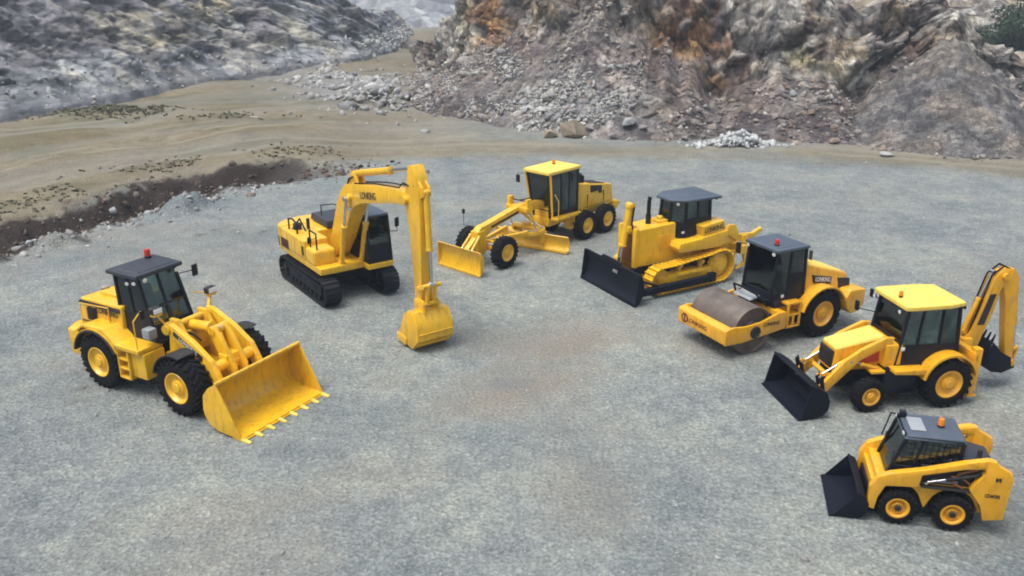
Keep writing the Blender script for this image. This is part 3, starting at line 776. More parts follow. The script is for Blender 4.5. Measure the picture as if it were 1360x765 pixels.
# ================================================================== BULLDOZER
def bulldozer(loc, rz, sc):
    t = empty('bulldozer', None, loc, rz, sc)
    tag(t, 'yellow bulldozer on yellow crawler tracks with black front blade, tall exhaust and rear ripper', 'bulldozer', 'construction machines parked on the gravel')
    Y = M['yellow']
    for s in (-1, 1):
        tr = track(t, s, s*1.0, .52, (1.42, .53), .50, (-1.32, .70), .60, .19, 'yellow', 'yellow', .05, .045)
        m = MB(); m.box(-.9, 1.15, s*1.0-.17, s*1.0+.17, .34, .72, .05); m.beam((1.1, s*1.0, .53), (1.42, s*1.0, .53), .3, .22)
        m.box(-.35, .75, s*1.0-.22, s*1.0+.24 if s > 0 else s*1.0+.22, .60, .74, .03)
        for x in (-.45, .55): m.tube((x, s*1.0-.12, .98), (x, s*1.0+.18, .98), .08, seg=12); m.box(x-.06, x+.06, s*1.0-.08, s*1.0+.08, .7, .95, .01)
        m.build('track_frame', Y, tr)
        m = MB()
        for k in range(7): m.tube((-.85+k*.30, s*1.0-.2, .20), (-.85+k*.30, s*1.0+.2, .20), .11, seg=14)
        m.build('roller', M['chassis'], tr)
    m = MB(); m.box(-1.6, 1.5, -.62, .62, .45, 1.0, .04); m.tube((-1.32, -.8, .7), (-1.32, .8, .7), .3); m.box(-.6, .6, -.8, .8, .55, .9, .03); m.build('chassis', M['chassis'], t)
    # hood
    m = MB()
    m.loft([(2.06, -.50, .95), (.42, -.56, .95), (.42, .56, .95), (2.06, .50, .95)], [(2.10, -.48, 2.36), (.42, -.54, 2.44), (.42, .54, 2.44), (2.10, .48, 2.36)], .05, 3)
    m.box(.55, 1.0, -.25, .25, 2.40, 2.50, .03)
    hood = m.build('hood', Y, t)
    m = MB(); m.loft([(2.115, -.40, 1.05), (2.04, -.40, 1.05), (2.04, .40, 1.05), (2.115, .40, 1.05)], [(2.135, -.38, 2.10), (2.04, -.38, 2.10), (2.04, .38, 2.10), (2.135, .38, 2.10)], 0)
    for k in range(11): m.box(2.10, 2.15, -.40, .40, 1.12+k*.09, 1.15+k*.09, 0)
    m.build('grille', M['copper_grille_shade'], hood)  # shade of the recess put into the grille colour as brown-orange
    m = MB(); m.box(.95, 1.18, .525, .57, 1.50, 2.05, .02); m.box(.62, .85, .53, .575, 1.50, 2.05, .02); m.box(1.45, 1.56, .51, .545, 1.28, 1.36, .01); m.build('door_panel', M['orange'], hood)
    m = MB(); m.tube((1.30, 0, 2.36), (1.30, 0, 3.30), .075, seg=16); m.tube((1.30, 0, 3.30), (1.26, 0, 3.40), .075, seg=16); m.tube((1.30, 0, 2.36), (1.30, 0, 2.75), .10, seg=16); m.build('exhaust_pipe', M['black'], t)
    m = MB(); m.tube((.78, .0, 2.48), (.78, .0, 2.62), .12, seg=16, bv=.02); m.build('air_cleaner', Y, t)
    # deck, fuel tank, fenders
    m = MB()
    for s in (-1, 1):
        m.prism([(-1.62, 1.55), (-1.2, 1.42), (.62, 1.46), (.70, 1.62), (.62, 1.80), (-.40, 1.86), (-.45, 1.9), (-1.62, 2.02)], s*.50, s*1.12, .03)
    m.box(-1.6, .5, -.52, .52, 1.0, 1.85, .03)
    deck = m.build('deck', Y, t)
    for s in (-1, 1):
        m = MB(); m.prism([(-1.55, 1.98), (-.50, 1.88), (-.42, 2.30), (-1.45, 2.42)], s*.46, s*1.05, .04, 3); tk = m.build('fuel_tank', Y, t)
        if s > 0: lettering(tk, 'LONKING', (-.98, 1.052, 2.15), (-1, 0, .09), (.09, 0, 1), .19, M['decal'], width=.88)
    # cab
    c = cab(t, [(.60, .30, 1.80), (.60, -.30, 1.80), (.08, -.64, 1.80), (-1.10, -.66, 1.80), (-1.10, .66, 1.80), (.08, .64, 1.80)],
            [(.48, .28, 3.22), (.48, -.28, 3.22), (.05, -.62, 3.22), (-1.02, -.64, 3.22), (-1.02, .64, 3.22), (.05, .62, 3.22)], (.40, .40, .50, .5, .50, .42), ((), (), (.5,), (), (.5,), ()), .10, seat=(-.5, 0, 2.35))
    m = MB(); m.prism_xy([(.66, .42), (.66, -.42), (.12, -.80), (-1.45, -.82), (-1.45, .82), (.12, .80)], 3.20, 3.31, .05, 3)
    m.loft([(.4, -.4, 3.30), (-1.1, -.7, 3.30), (-1.1, .7, 3.30), (.4, .4, 3.30)], [(.2, -.3, 3.39), (-.9, -.45, 3.39), (-.9, .45, 3.39), (.2, .3, 3.39)], .03)
    m.build('roof', M['slate'], c)
    m = MB(); m.box(.10, .24, .655, .68, 2.02, 2.10, .01); m.build('door_handle', M['lens'], c)
    for y in (-.5, .5): lamp(t, (.40, y*1.1, 3.14), (1, y, -.2), .07); lamp(t, (-1.46, y, 3.14), (-1, 0, -.2), .07)
    # blade
    arc = [(3.02, .02), (2.90, .12), (2.78, .32), (2.72, .60), (2.74, .90), (2.86, 1.16)]
    m = MB(); m.shell(arc, -1.74, 1.74, .05)
    for s in (-1, 1): m.prism([(3.02, .02), (2.85, .1), (2.72, .3), (2.66, .6), (2.68, .92), (2.84, 1.18), (2.90, 1.15)], s*1.74, s*1.78, .005)
    m.box(2.60, 2.74, -1.6, 1.6, .75, .9, .02); m.box(2.62, 2.74, -1.6, 1.6, .25, .4, .02); m.box(2.94, 3.05, -1.77, 1.77, .0, .10, .006)
    m.loft([(2.84, -.7, 1.14), (2.84, .7, 1.14), (2.90, .7, 1.14), (2.90, -.7, 1.14)], [(2.82, -.55, 1.30), (2.82, .55, 1.30), (2.88, .55, 1.30), (2.88, -.55, 1.30)], .005)
    m.build('blade', M['navy'], t)
    for s in (-1, 1):
        m = MB(); m.beam((-.75, s*1.36, .36), (2.70, s*1.36, .30), .18, .28, .03); m.box(-.9, -.6, s*1.25, s*1.48, .22, .56, .04); m.beam((1.7, s*1.36, .42), (2.68, s*1.36, .85), .09, .09); m.build('push_arm', M['navy'], t)
        m = MB(); m.box(2.06, 2.24, s*.44-.09, s*.44+.09, .95, 2.42, .03); m.build('radiator_guard', Y, t)
    cyl(t, (2.24, .14, 3.22), (2.66, .10, .78), .135, .60, name='lift_cylinder')
    m = MB(); m.box(2.06, 2.42, -.06, .34, 2.28, 2.50, .04); m.tube((2.26, .14, 3.14), (2.23, .14, 3.30), .17, seg=16, bv=.02); m.build('cylinder_trunnion', Y, t)
    m = MB(); m.pipe([(2.2, .32, 3.2), (2.28, .33, 2.6), (2.2, .33, 2.3)], .035); m.build('hose', M['rubber'], t)
    # ripper
    m = MB()
    for s in (-1, 1): m.prism([(-1.62, 1.0), (-1.62, 2.0), (-1.95, 2.0), (-2.6, 1.45), (-2.6, 1.25), (-1.95, 1.25)], s*.42, s*.54, .02); m.beam((-1.6, s*.48, .75), (-2.75, s*.48, .85), .12, .20, .02)
    m.beam((-2.75, -.85, 1.0), (-2.75, .85, 1.0), .30, .36, .03)
    m.build('ripper_frame', Y, t)
    for y in (-.7, 0, .7):
        m = MB(); m.prism([(-2.98, 1.55), (-2.72, 1.55), (-2.78, .9), (-2.92, .45), (-2.55, .22), (-2.72, .22), (-3.08, .38), (-3.05, .9)], y-.05, y+.05, .01); m.build('ripper_shank', Y, t)
    for s in (-1, 1):
        cyl(t, (-1.75, s*.25, 1.85), (-2.75, s*.28, 1.15), .085, .6, name='ripper_cylinder')
    m = MB(); m.prism([(-1.9, 1.75), (-2.1, 2.05), (-2.4, 2.0), (-2.6, 1.6), (-3.3, 1.55), (-3.75, 1.72), (-3.8, 1.6), (-3.3, 1.32), (-2.6, 1.3)], .52, .66, .02); m.build('ripper_guard', Y, t)
    return t

# ================================================================== ROAD ROLLER
def road_roller(loc, rz, sc):
    t = empty('road_roller', None, loc, rz, sc)
    tag(t, 'yellow single drum road roller with rusty brown steel drum and dark glazed cab', 'road roller', 'construction machines parked on the gravel')
    Y = M['orange']
    for s in (-1, 1): wheel(t, -1.40, s*.82, .82, .60, s, .50, 20, .045, style='block', rmat='orange')
    # drum
    m = MB()
    m.lathe([(.70, -1.04), (.765, -1.05), (.775, -1.03), (.775, 1.03), (.765, 1.05), (.70, 1.04), (.68, .97), (.30, .95), (.28, 1.02), (.001, 1.02)], (1.55, 0, .77), (0, 1, 0), 64)
    m.lathe([(.68, -.97), (.30, -.95), (.28, -1.02), (.001, -1.02)], (1.55, 0, .77), (0, 1, 0), 40)
    m.build('drum', M['steel'], t)
    # drum frame
    m = MB()
    for s in (-1, 1):
        m.prism([(2.72, .52), (2.72, 1.02), (2.45, 1.08), (1.9, 1.02), (1.3, 1.06), (.62, 1.24), (.36, 1.24), (.30, .66), (.9, .60), (2.0, .50)], s*1.08, s*1.17, .03)
        m.box(.3, 2.7, s*1.02, s*1.17, 1.0, 1.05, .01) if False else None
    m.prism([(2.36, .62), (2.40, 1.04), (2.55, 1.08), (2.74, 1.00), (2.74, .54), (2.5, .52)], -1.16, 1.16, .05, 3)
    m.box(.22, .48, -1.1, 1.1, .70, 1.18, .03)
    frame = m.build('drum_frame', Y, t)
    for s in (-1, 1):
        m = MB(); m.lathe([(.20, 0), (.20, .035), (.16, .05), (.13, .02), (.001, .02)], (1.55, s*1.165, .77), (0, s, 0), 28)
        for k in range(8): a = 2*PI*k/8; m.tube((1.55+.175*math.cos(a), s*1.19, .77+.175*math.sin(a)), (1.55+.175*math.cos(a), s*1.225, .77+.175*math.sin(a)), .018, seg=6)
        m.build('axle_cap', M['decal'], frame)
    lettering(frame, 'LONKING', (.90, 1.172, .93), (-1, 0, -.04), (0, 0, 1), .12, M['decal'], width=.66)
    lettering(frame, 'LONKING', (2.741, -.18, .76), (0, 1, 0), (0, 0, 1), .14, M['maroon'], width=.95)
    m = MB(); m.lathe([(.16, 0), (.16, .012), (.11, .012), (.11, 0)], (2.738, -.80, .77), (1, 0, 0), 24, closed=True); m.box(2.738, 2.752, -.83, -.77, .66, .88, 0); m.build('emblem', M['maroon'], frame)
    m = MB(); m.beam((.78, -1.0, 1.10), (.78, 1.0, 1.10), .05, .16, .01); m.beam((2.34, -1.0, .86), (2.34, 1.0, .86), .03, .16, .01); m.build('scraper', M['chassis'], t)
    m = MB(); pts = [(1.55+.86*math.cos(R(a)), .77+.90*math.sin(R(a))) for a in (38, 62, 86, 105, 125, 140)]
    m.box(.55, .62, -.75, -.1, .9, 1.45, .02)
    m.pipe([(.60, -.85, 1.2), (.75, -.85, 1.6), (.95, -.3, 1.72), (.85, .3, 1.62), (.60, .6, 1.25)], .035)
    m.build('hose', M['rubber'], t)
    m = MB(); m.loft([(.55, -.62, 1.44), (.98, -.62, 1.38), (.98, .22, 1.38), (.55, .22, 1.44)], [(.55, -.60, 1.50), (.94, -.60, 1.44), (.94, .20, 1.44), (.55, .20, 1.50)], .02); m.build('guard_plate', M['grey'], t)
    # articulation and rear chassis
    m = MB(); m.box(-.2, .4, -.4, .4, .55, 1.1, .04); m.box(-2.7, -.1, -.50, .50, .5, 1.3, .03); m.tube((-1.4, -.8, .8), (-1.4, .8, .8), .22); m.box(-.7, .42, -.72, .72, 1.18, 1.42, .03); m.build('chassis', M['chassis'], t)
    for s in (-1, 1):
        m = MB()
        m.box(-.46, .12, s*.60, s*1.02, .55, .60, .01); m.box(-.46, .12, s*.60, s*1.02, .95, 1.0, .01); m.box(-.46, .12, s*.60, s*1.02, 1.33, 1.40, .01)
        m.box(-.46, -.38, s*.98, s*1.03, .55, 1.38, .01); m.box(.04, .12, s*.98, s*1.03, .55, 1.38, .01); m.box(-.20, -.13, s*.98, s*1.03, .6, 1.0, .01)
        m.box(-.55, .3, s*.5, s*.66, .6, 1.4, .03)
        m.build('step', Y, t)
    # cab
    c = cab(t, [(.58, .62, 1.42), (.58, -.62, 1.42), (-.74, -.74, 1.42), (-.74, .74, 1.42)],
            [(.40, .66, 3.06), (.40, -.66, 3.06), (-.72, -.70, 3.06), (-.72, .70, 3.06)], (.16, .12, .45, .12), ((), (.5,), (), (.52,)), .085, seat=(-.25, 0, 2.0))
    roofslab(c, [(.54, .75), (.54, -.75), (-.82, -.76), (-.82, .76)], 3.04, 3.14, 'slate', .03, .03)
    m = MB(); m.loft([(-.70, .70, 1.46), (-.06, .67, 1.46), (-.06, .665, 2.28), (-.70, .69, 2.28)], [(-.70, .755, 1.46), (-.06, .715, 1.46), (-.06, .705, 2.28), (-.70, .745, 2.28)], .01); m.build('door_panel', M['black'], c)
    m = MB(); m.box(.05, .15, .675, .715, 1.50, 1.60, .01); m.build('door_handle', M['lens'], c)
    beacon(t, (.22, .34, 3.16), 'red', 1.0)
    lamp(t, (.54, .58, 2.98), (1, .2, -.2), .07); lamp(t, (.54, -.58, 2.98), (1, -.2, -.2), .07); lamp(t, (-.86, .5, 2.98), (-1, 0, -.2), .07)
    mirror(t, (.46, -.72, 2.95), (.56, -1.0, 2.85), .2, .36); mirror(t, (.60, .76, 1.9), (.62, .95, 1.8), .1, .16)
    # engine hood with wheel arches
    m = MB()
    m.loft([(-.86, -.72, 1.45), (-2.95, -.72, 1.25), (-2.95, .72, 1.25), (-.86, .72, 1.45)], [(-.86, -.60, 2.48), (-2.85, -.55, 1.84), (-2.85, .55, 1.84), (-.86, .60, 2.48)], .09, 4)
    hood = m.build('hood', Y, t)
    m = MB(); m.loft([(-.87, -.62, 2.40), (-2.75, -.56, 1.82), (-2.75, .56, 1.82), (-.87, .62, 2.40)], [(-.87, -.5, 2.56), (-2.65, -.45, 1.94), (-2.65, .45, 1.94), (-.87, .5, 2.56)], .05, 3); m.build('hood_top', M['pale'], hood)  # hood paint made paler on top: sky reflection put into the colour
    for s in (-1, 1):
        m = MB()
        m.loft([(-1.15, s*.69, 2.05), (-2.05, s*.665, 1.85), (-2.0, s*.69, 1.62), (-1.20, s*.715, 1.78)], [(-1.15, s*.60, 2.05), (-2.05, s*.6, 1.85), (-2.0, s*.6, 1.62), (-1.20, s*.6, 1.78)], 0)
        m.loft([(-2.35, s*.66, 1.76), (-2.90, s*.66, 1.66), (-2.90, s*.70, 1.36), (-2.35, s*.70, 1.42)], [(-2.35, s*.56, 1.76), (-2.90, s*.56, 1.66), (-2.90, s*.56, 1.36), (-2.35, s*.56, 1.42)], 0)
        m.build('vent', M['decal'], hood)
        if s > 0: lettering(hood, 'LONKING', (-1.62, .70, 1.83), (-1, -.02, -.19), (-.15, -.16, 1), .15, M['white'], width=.70)
        a0, a1 = R(160), R(14)
        pts = [(-1.40+.98*math.cos(a0+(a1-a0)*k/12), .82+.92*math.sin(a0+(a1-a0)*k/12)) for k in range(13)]
        m = MB(); m.shell(pts[::-1], s*.55, s*1.14, .05); m.build('fender', Y, t)
        m = MB(); m.prism([(-2.36, 1.20), (-2.45, .80), (-2.65, .58), (-3.0, .62), (-3.22, .85), (-3.22, 1.38), (-2.85, 1.42), (-2.5, 1.42)], s*.45, s*1.12, .05, 3); m.build('rear_body', Y, t)
        m = MB(); m.box(-3.26, -3.2, s*.8-.08, s*.8+.08, 1.1, 1.25, .02); m.build('tail_light', M['red'], hood)
    m = MB(); m.box(-3.24, -2.7, -.5, .5, .65, 1.30, .04); m.build('counterweight', Y, t)
    m = MB(); m.tube((-1.9, -.2, 2.05), (-1.9, -.2, 2.52), .06, seg=14); m.build('exhaust_pipe', M['chassis'], hood)
    return t

# ================================================================== BACKHOE LOADER
def backhoe_loader(loc, rz, sc):
    t = empty('backhoe_loader', None, loc, rz, sc)
    tag(t, 'yellow backhoe loader with pale yellow roof, black front bucket and folded rear digging arm', 'backhoe loader', 'construction machines parked on the gravel')
    Y = M['orange']
    for s in (-1, 1):
        wheel(t, 1.05, s*.82, .47, .36, s, .50, 18, .03, rmat='orange', style='block'); wheel(t, -1.15, s*.86, .70, .46, s, .54, 20, .045, rmat='orange')
    m = MB(); m.box(-1.9, 1.9, -.32, .32, .5, 1.0, .03); m.box(.85, 1.25, -.7, .7, .38, .58, .04); m.tube((-1.15, -.8, .70), (-1.15, .8, .70), .2)
    m.box(-.42, .62, .34, .80, .42, 1.18, .04); m.box(-.42, .62, -.80, -.34, .42, 1.18, .04); m.box(-.3, .2, .8, .92, .40, .46, .01); m.build('chassis', M['black'], t)
    # hood
    m = MB(); m.loft([(.55, -.40, 1.00), (1.95, -.38, 1.00), (1.95, .38, 1.00), (.55, .40, 1.00)], [(.50, -.40, 1.92), (1.88, -.36, 1.66), (1.88, .36, 1.66), (.50, .40, 1.92)], .05, 3); hood = m.build('hood', Y, t)
    m = MB(); m.loft([(.52, -.41, 1.88), (1.90, -.37, 1.62), (1.90, .37, 1.62), (.52, .41, 1.88)], [(.54, -.36, 1.97), (1.86, -.32, 1.71), (1.86, .32, 1.71), (.54, .36, 1.97)], .035, 3); m.build('hood_top', M['pale'], hood)  # paler copy of the hood colour, sky light painted onto its top
    m = MB(); m.box(1.90, 1.965, -.33, .33, 1.08, 1.58, .02)
    for k in range(6): m.box(1.95, 1.985, -.30, .30, 1.14+k*.07, 1.17+k*.07, 0)
    m.build('grille', M['decal'], hood)
    m = MB(); m.loft([(.62, .405, 1.22), (1.22, .402, 1.16), (1.22, .397, 1.40), (.62, .403, 1.52)], [(.62, .39, 1.22), (1.22, .38, 1.16), (1.22, .38, 1.40), (.62, .39, 1.52)], 0); m.build('red_stripe', M['reddecal'], hood)
    m = MB(); m.box(.15, .62, -.70, .70, 1.16, 1.80, .04); m.box(.0, 1.0, .40, .78, 1.02, 1.10, .02); m.box(.0, 1.0, -.78, -.40, 1.02, 1.10, .02); m.build('side_cowl', Y, t)
    # loader arms
    prof = [(.38, 1.98), (.62, 2.0), (1.30, 1.70), (1.72, 1.42), (2.36, .72), (2.42, .50), (2.26, .46), (1.72, .98), (1.30, 1.40), (.5, 1.78)]
    for s in (-1, 1):
        m = MB(); m.prism(prof, s*.52, s*.64, .02); m.tube((2.33, s*.49, .58), (2.33, s*.67, .58), .08, seg=14); m.build('loader_arm', Y, t)
        cyl(t, (.75, s*.58, 1.10), (1.55, s*.58, 1.36), .055, .6, mat='orange'); cyl(t, (1.15, s*.46, 1.62), (2.35, s*.46, .95), .05, .58, mat='orange', name='tilt_cylinder')
        m = MB(); m.beam((2.05, s*.46, .98), (2.42, s*.46, .98), .05, .10, .01); m.beam((2.05, s*.46, .98), (2.1, s*.50, .72), .05, .09, .01); m.build('link', Y, t)
    m = MB(); m.tube((2.0, -.55, .86), (2.0, .55, .86), .07, seg=14); m.build('cross_tube', Y, t)
    # front bucket
    arc = [(3.12, .03), (2.75, .04), (2.48, .10), (2.34, .26), (2.32, .50), (2.42, .76), (2.68, .93), (2.86, .98)]
    m = MB(); m.shell(arc, -1.10, 1.10, -.03)
    for s in (-1, 1): m.prism([(3.08, .05)]+arc[1:], s*1.09, s*1.125, .005)
    m.box(2.9, 3.17, -1.12, 1.12, .0, .03, .004); m.beam((2.86, -1.1, .98), (2.86, 1.1, .98), .06, .06, .01)
    for s in (-1, 1): m.prism([(2.3, .40), (2.45, .95), (2.35, 1.05), (2.24, .5)], s*.44, s*.49, .01); m.prism([(2.3, .40), (2.45, .95), (2.35, 1.05), (2.24, .5)], s*.66, s*.71, .01)
    m.build('front_bucket', M['navy'], t)
    # cab
    c = cab(t, [(.32, .66, 1.18), (.32, -.66, 1.18), (-1.48, -.72, 1.18), (-1.48, .72, 1.18)],
            [(.10, .66, 2.80), (.10, -.66, 2.80), (-1.34, -.70, 2.80), (-1.34, .70, 2.80)], (.42, .34, .30, .34), ((), (.30, .68), (), (.32, .70)), .085, seat=(-.75, 0, 1.75))
    m = MB()
    m.prism_xy([(.28, .76), (.28, -.76), (.02, -.81), (-1.0, -.81), (-1.50, -.70), (-1.50, .70), (-1.0, .81), (.02, .81)], 2.78, 2.92, .05, 3)
    m.loft([(.1, -.6, 2.91), (-1.2, -.6, 2.91), (-1.2, .6, 2.91), (.1, .6, 2.91)], [(-.05, -.45, 2.955), (-1.05, -.45, 2.955), (-1.05, .45, 2.955), (-.05, .45, 2.955)], .02)
    m.build('roof', M['pale'], c)
    m = MB(); m.box(.10, .20, .68, .72, 1.62, 1.72, .01); m.build('door_handle', M['lens'], c)
    beacon(t, (.05, .10, 2.94), 'amber', .8)
    for y in (-.6, .6): lamp(t, (.36, y, 2.72), (1, 0, -.2), .06); lamp(t, (-1.56, y, 2.72), (-1, 0, -.2), .06)
    mirror(t, (.20, -.70, 2.2), (.55, -1.05, 2.35), .16, .28); mirror(t, (.14, -.68, 2.6), (.2, -.98, 2.72), .12, .24)
    for s in (-1, 1):
        a0, a1 = R(168), R(12)
        pts = [(-1.15+.82*math.cos(a0+(a1-a0)*k/14), .72+.84*math.sin(a0+(a1-a0)*k/14)) for k in range(15)]
        m = MB(); m.shell(pts[::-1], s*.66, s*1.10, .06); m.prism([(-.36, 1.02), (.50, 1.10), (.50, 1.20), (-.42, 1.18)], s*.66, s*1.06, .02)
        fe = m.build('fender', Y, t)
        m = MB(); m.box(-1.98, -1.9, s*.9-.06, s*.9+.06, 1.25, 1.45, .02); m.build('tail_light', M['red'], fe)
        # stabiliser leg
        m = MB(); m.box(-2.09, -1.88, s*.84-.12, s*.84+.12, .34, 1.62, .04); m.box(-2.04, -1.93, s*.84-.08, s*.84+.08, .24, .4, .02); m.box(-2.12, -1.85, s*.84-.13, s*.84+.13, .19, .25, .01); m.build('stabiliser', Y, t)
    m = MB(); m.box(-2.05, -1.85, -.95, .95, .62, .90, .03); m.box(-2.05, -1.85, -.95, .95, 1.30, 1.5, .03); m.box(-2.3, -2.0, -.25, .25, .60, 1.60, .04); m.box(-1.9, -1.5, -.4, .4, .7, 1.1, .03); m.build('rear_frame', Y, t)
    # digging arm, folded
    prof = [(-2.10, .82), (-2.02, 1.25), (-2.34, 2.10), (-2.50, 2.75), (-2.66, 3.32), (-2.84, 3.52), (-3.08, 3.50), (-3.12, 3.26), (-2.93, 2.95), (-2.84, 2.30), (-2.64, 1.65), (-2.48, 1.0), (-2.32, .80)]
    m = MB(); m.prism(prof, -.15, .15, .025); m.tube((-2.25, -.24, .95), (-2.25, .24, .95), .10, seg=16); m.tube((-2.97, -.24, 3.36), (-2.97, .24, 3.36), .10, seg=16)
    boom = m.build('boom', Y, t)
    m = MB(); m.loft([(-2.40, .152, 1.95), (-2.62, .152, 1.95), (-2.82, .152, 2.85), (-2.62, .152, 2.85)], [(-2.40, .14, 1.95), (-2.62, .14, 1.95), (-2.82, .14, 2.85), (-2.62, .14, 2.85)], 0); m.build('stripe', M['decal'], boom)
    cyl(t, (-2.10, 0, 1.75), (-2.68, 0, 3.46), .07, .55, mat='orange', name='boom_cylinder')
    m = MB()
    for s in (-1, 1): m.pipe([(-2.2, s*.1, 1.7), (-2.35, s*.12, 2.35), (-2.60, s*.1, 3.40), (-2.92, s*.1, 3.64), (-3.2, s*.1, 3.5)], .024)
    m.build('hose', M['rubber'], boom)
    prof = [(-2.88, 3.42), (-3.0, 3.58), (-3.26, 3.54), (-3.44, 3.30), (-3.53, 2.7), (-3.68, 1.4), (-3.80, .72), (-3.70, .58), (-3.56, .66), (-3.38, 1.5), (-3.16, 2.6)]
    m = MB(); m.prism(prof, -.13, .13, .02); m.tube((-3.74, -.2, .70), (-3.74, .2, .70), .09, seg=14); m.build('dipper', Y, t)
    cyl(t, (-3.52, 0, 2.9), (-3.84, 0, 1.15), .06, .6, mat='orange', name='bucket_cylinder')
    m = MB(); m.beam((-3.92, 0, 1.15), (-3.70, 0, 1.05), .2, .08, .01); m.beam((-3.92, 0, 1.15), (-3.82, 0, .55), .16, .07, .01); m.build('linkage', Y, t)
    arc = [(-3.60, .58), (-3.35, .48), (-3.0, .55), (-2.78, .80), (-2.74, 1.15), (-2.86, 1.48)]
    m = MB(); m.shell(arc, -.30, .30, .03)
    for s in (-1, 1): m.prism([(-3.62, .60), (-3.35, .5), (-3.0, .57), (-2.8, .80), (-2.76, 1.15), (-2.90, 1.46), (-3.2, 1.15), (-3.55, .95)], s*.30, s*.33, .005); m.prism([(-3.84, .55), (-3.5, .45), (-3.3, .55), (-3.5, .78), (-3.8, .78)], s*.15, s*.19, .01)
    rb = m.build('rear_bucket', M['navy'], t)
    for k in range(4):
        y = -.27+.18*k; m = MB(); m.loft([(-2.80, y-.035, 1.40), (-2.80, y+.035, 1.40), (-2.88, y+.035, 1.42), (-2.88, y-.035, 1.42)], [(-2.93, y-.02, 1.68), (-2.93, y+.02, 1.68), (-2.95, y+.02, 1.68), (-2.95, y-.02, 1.68)], 0); m.build('bucket_tooth', M['navy'], rb)
    return t

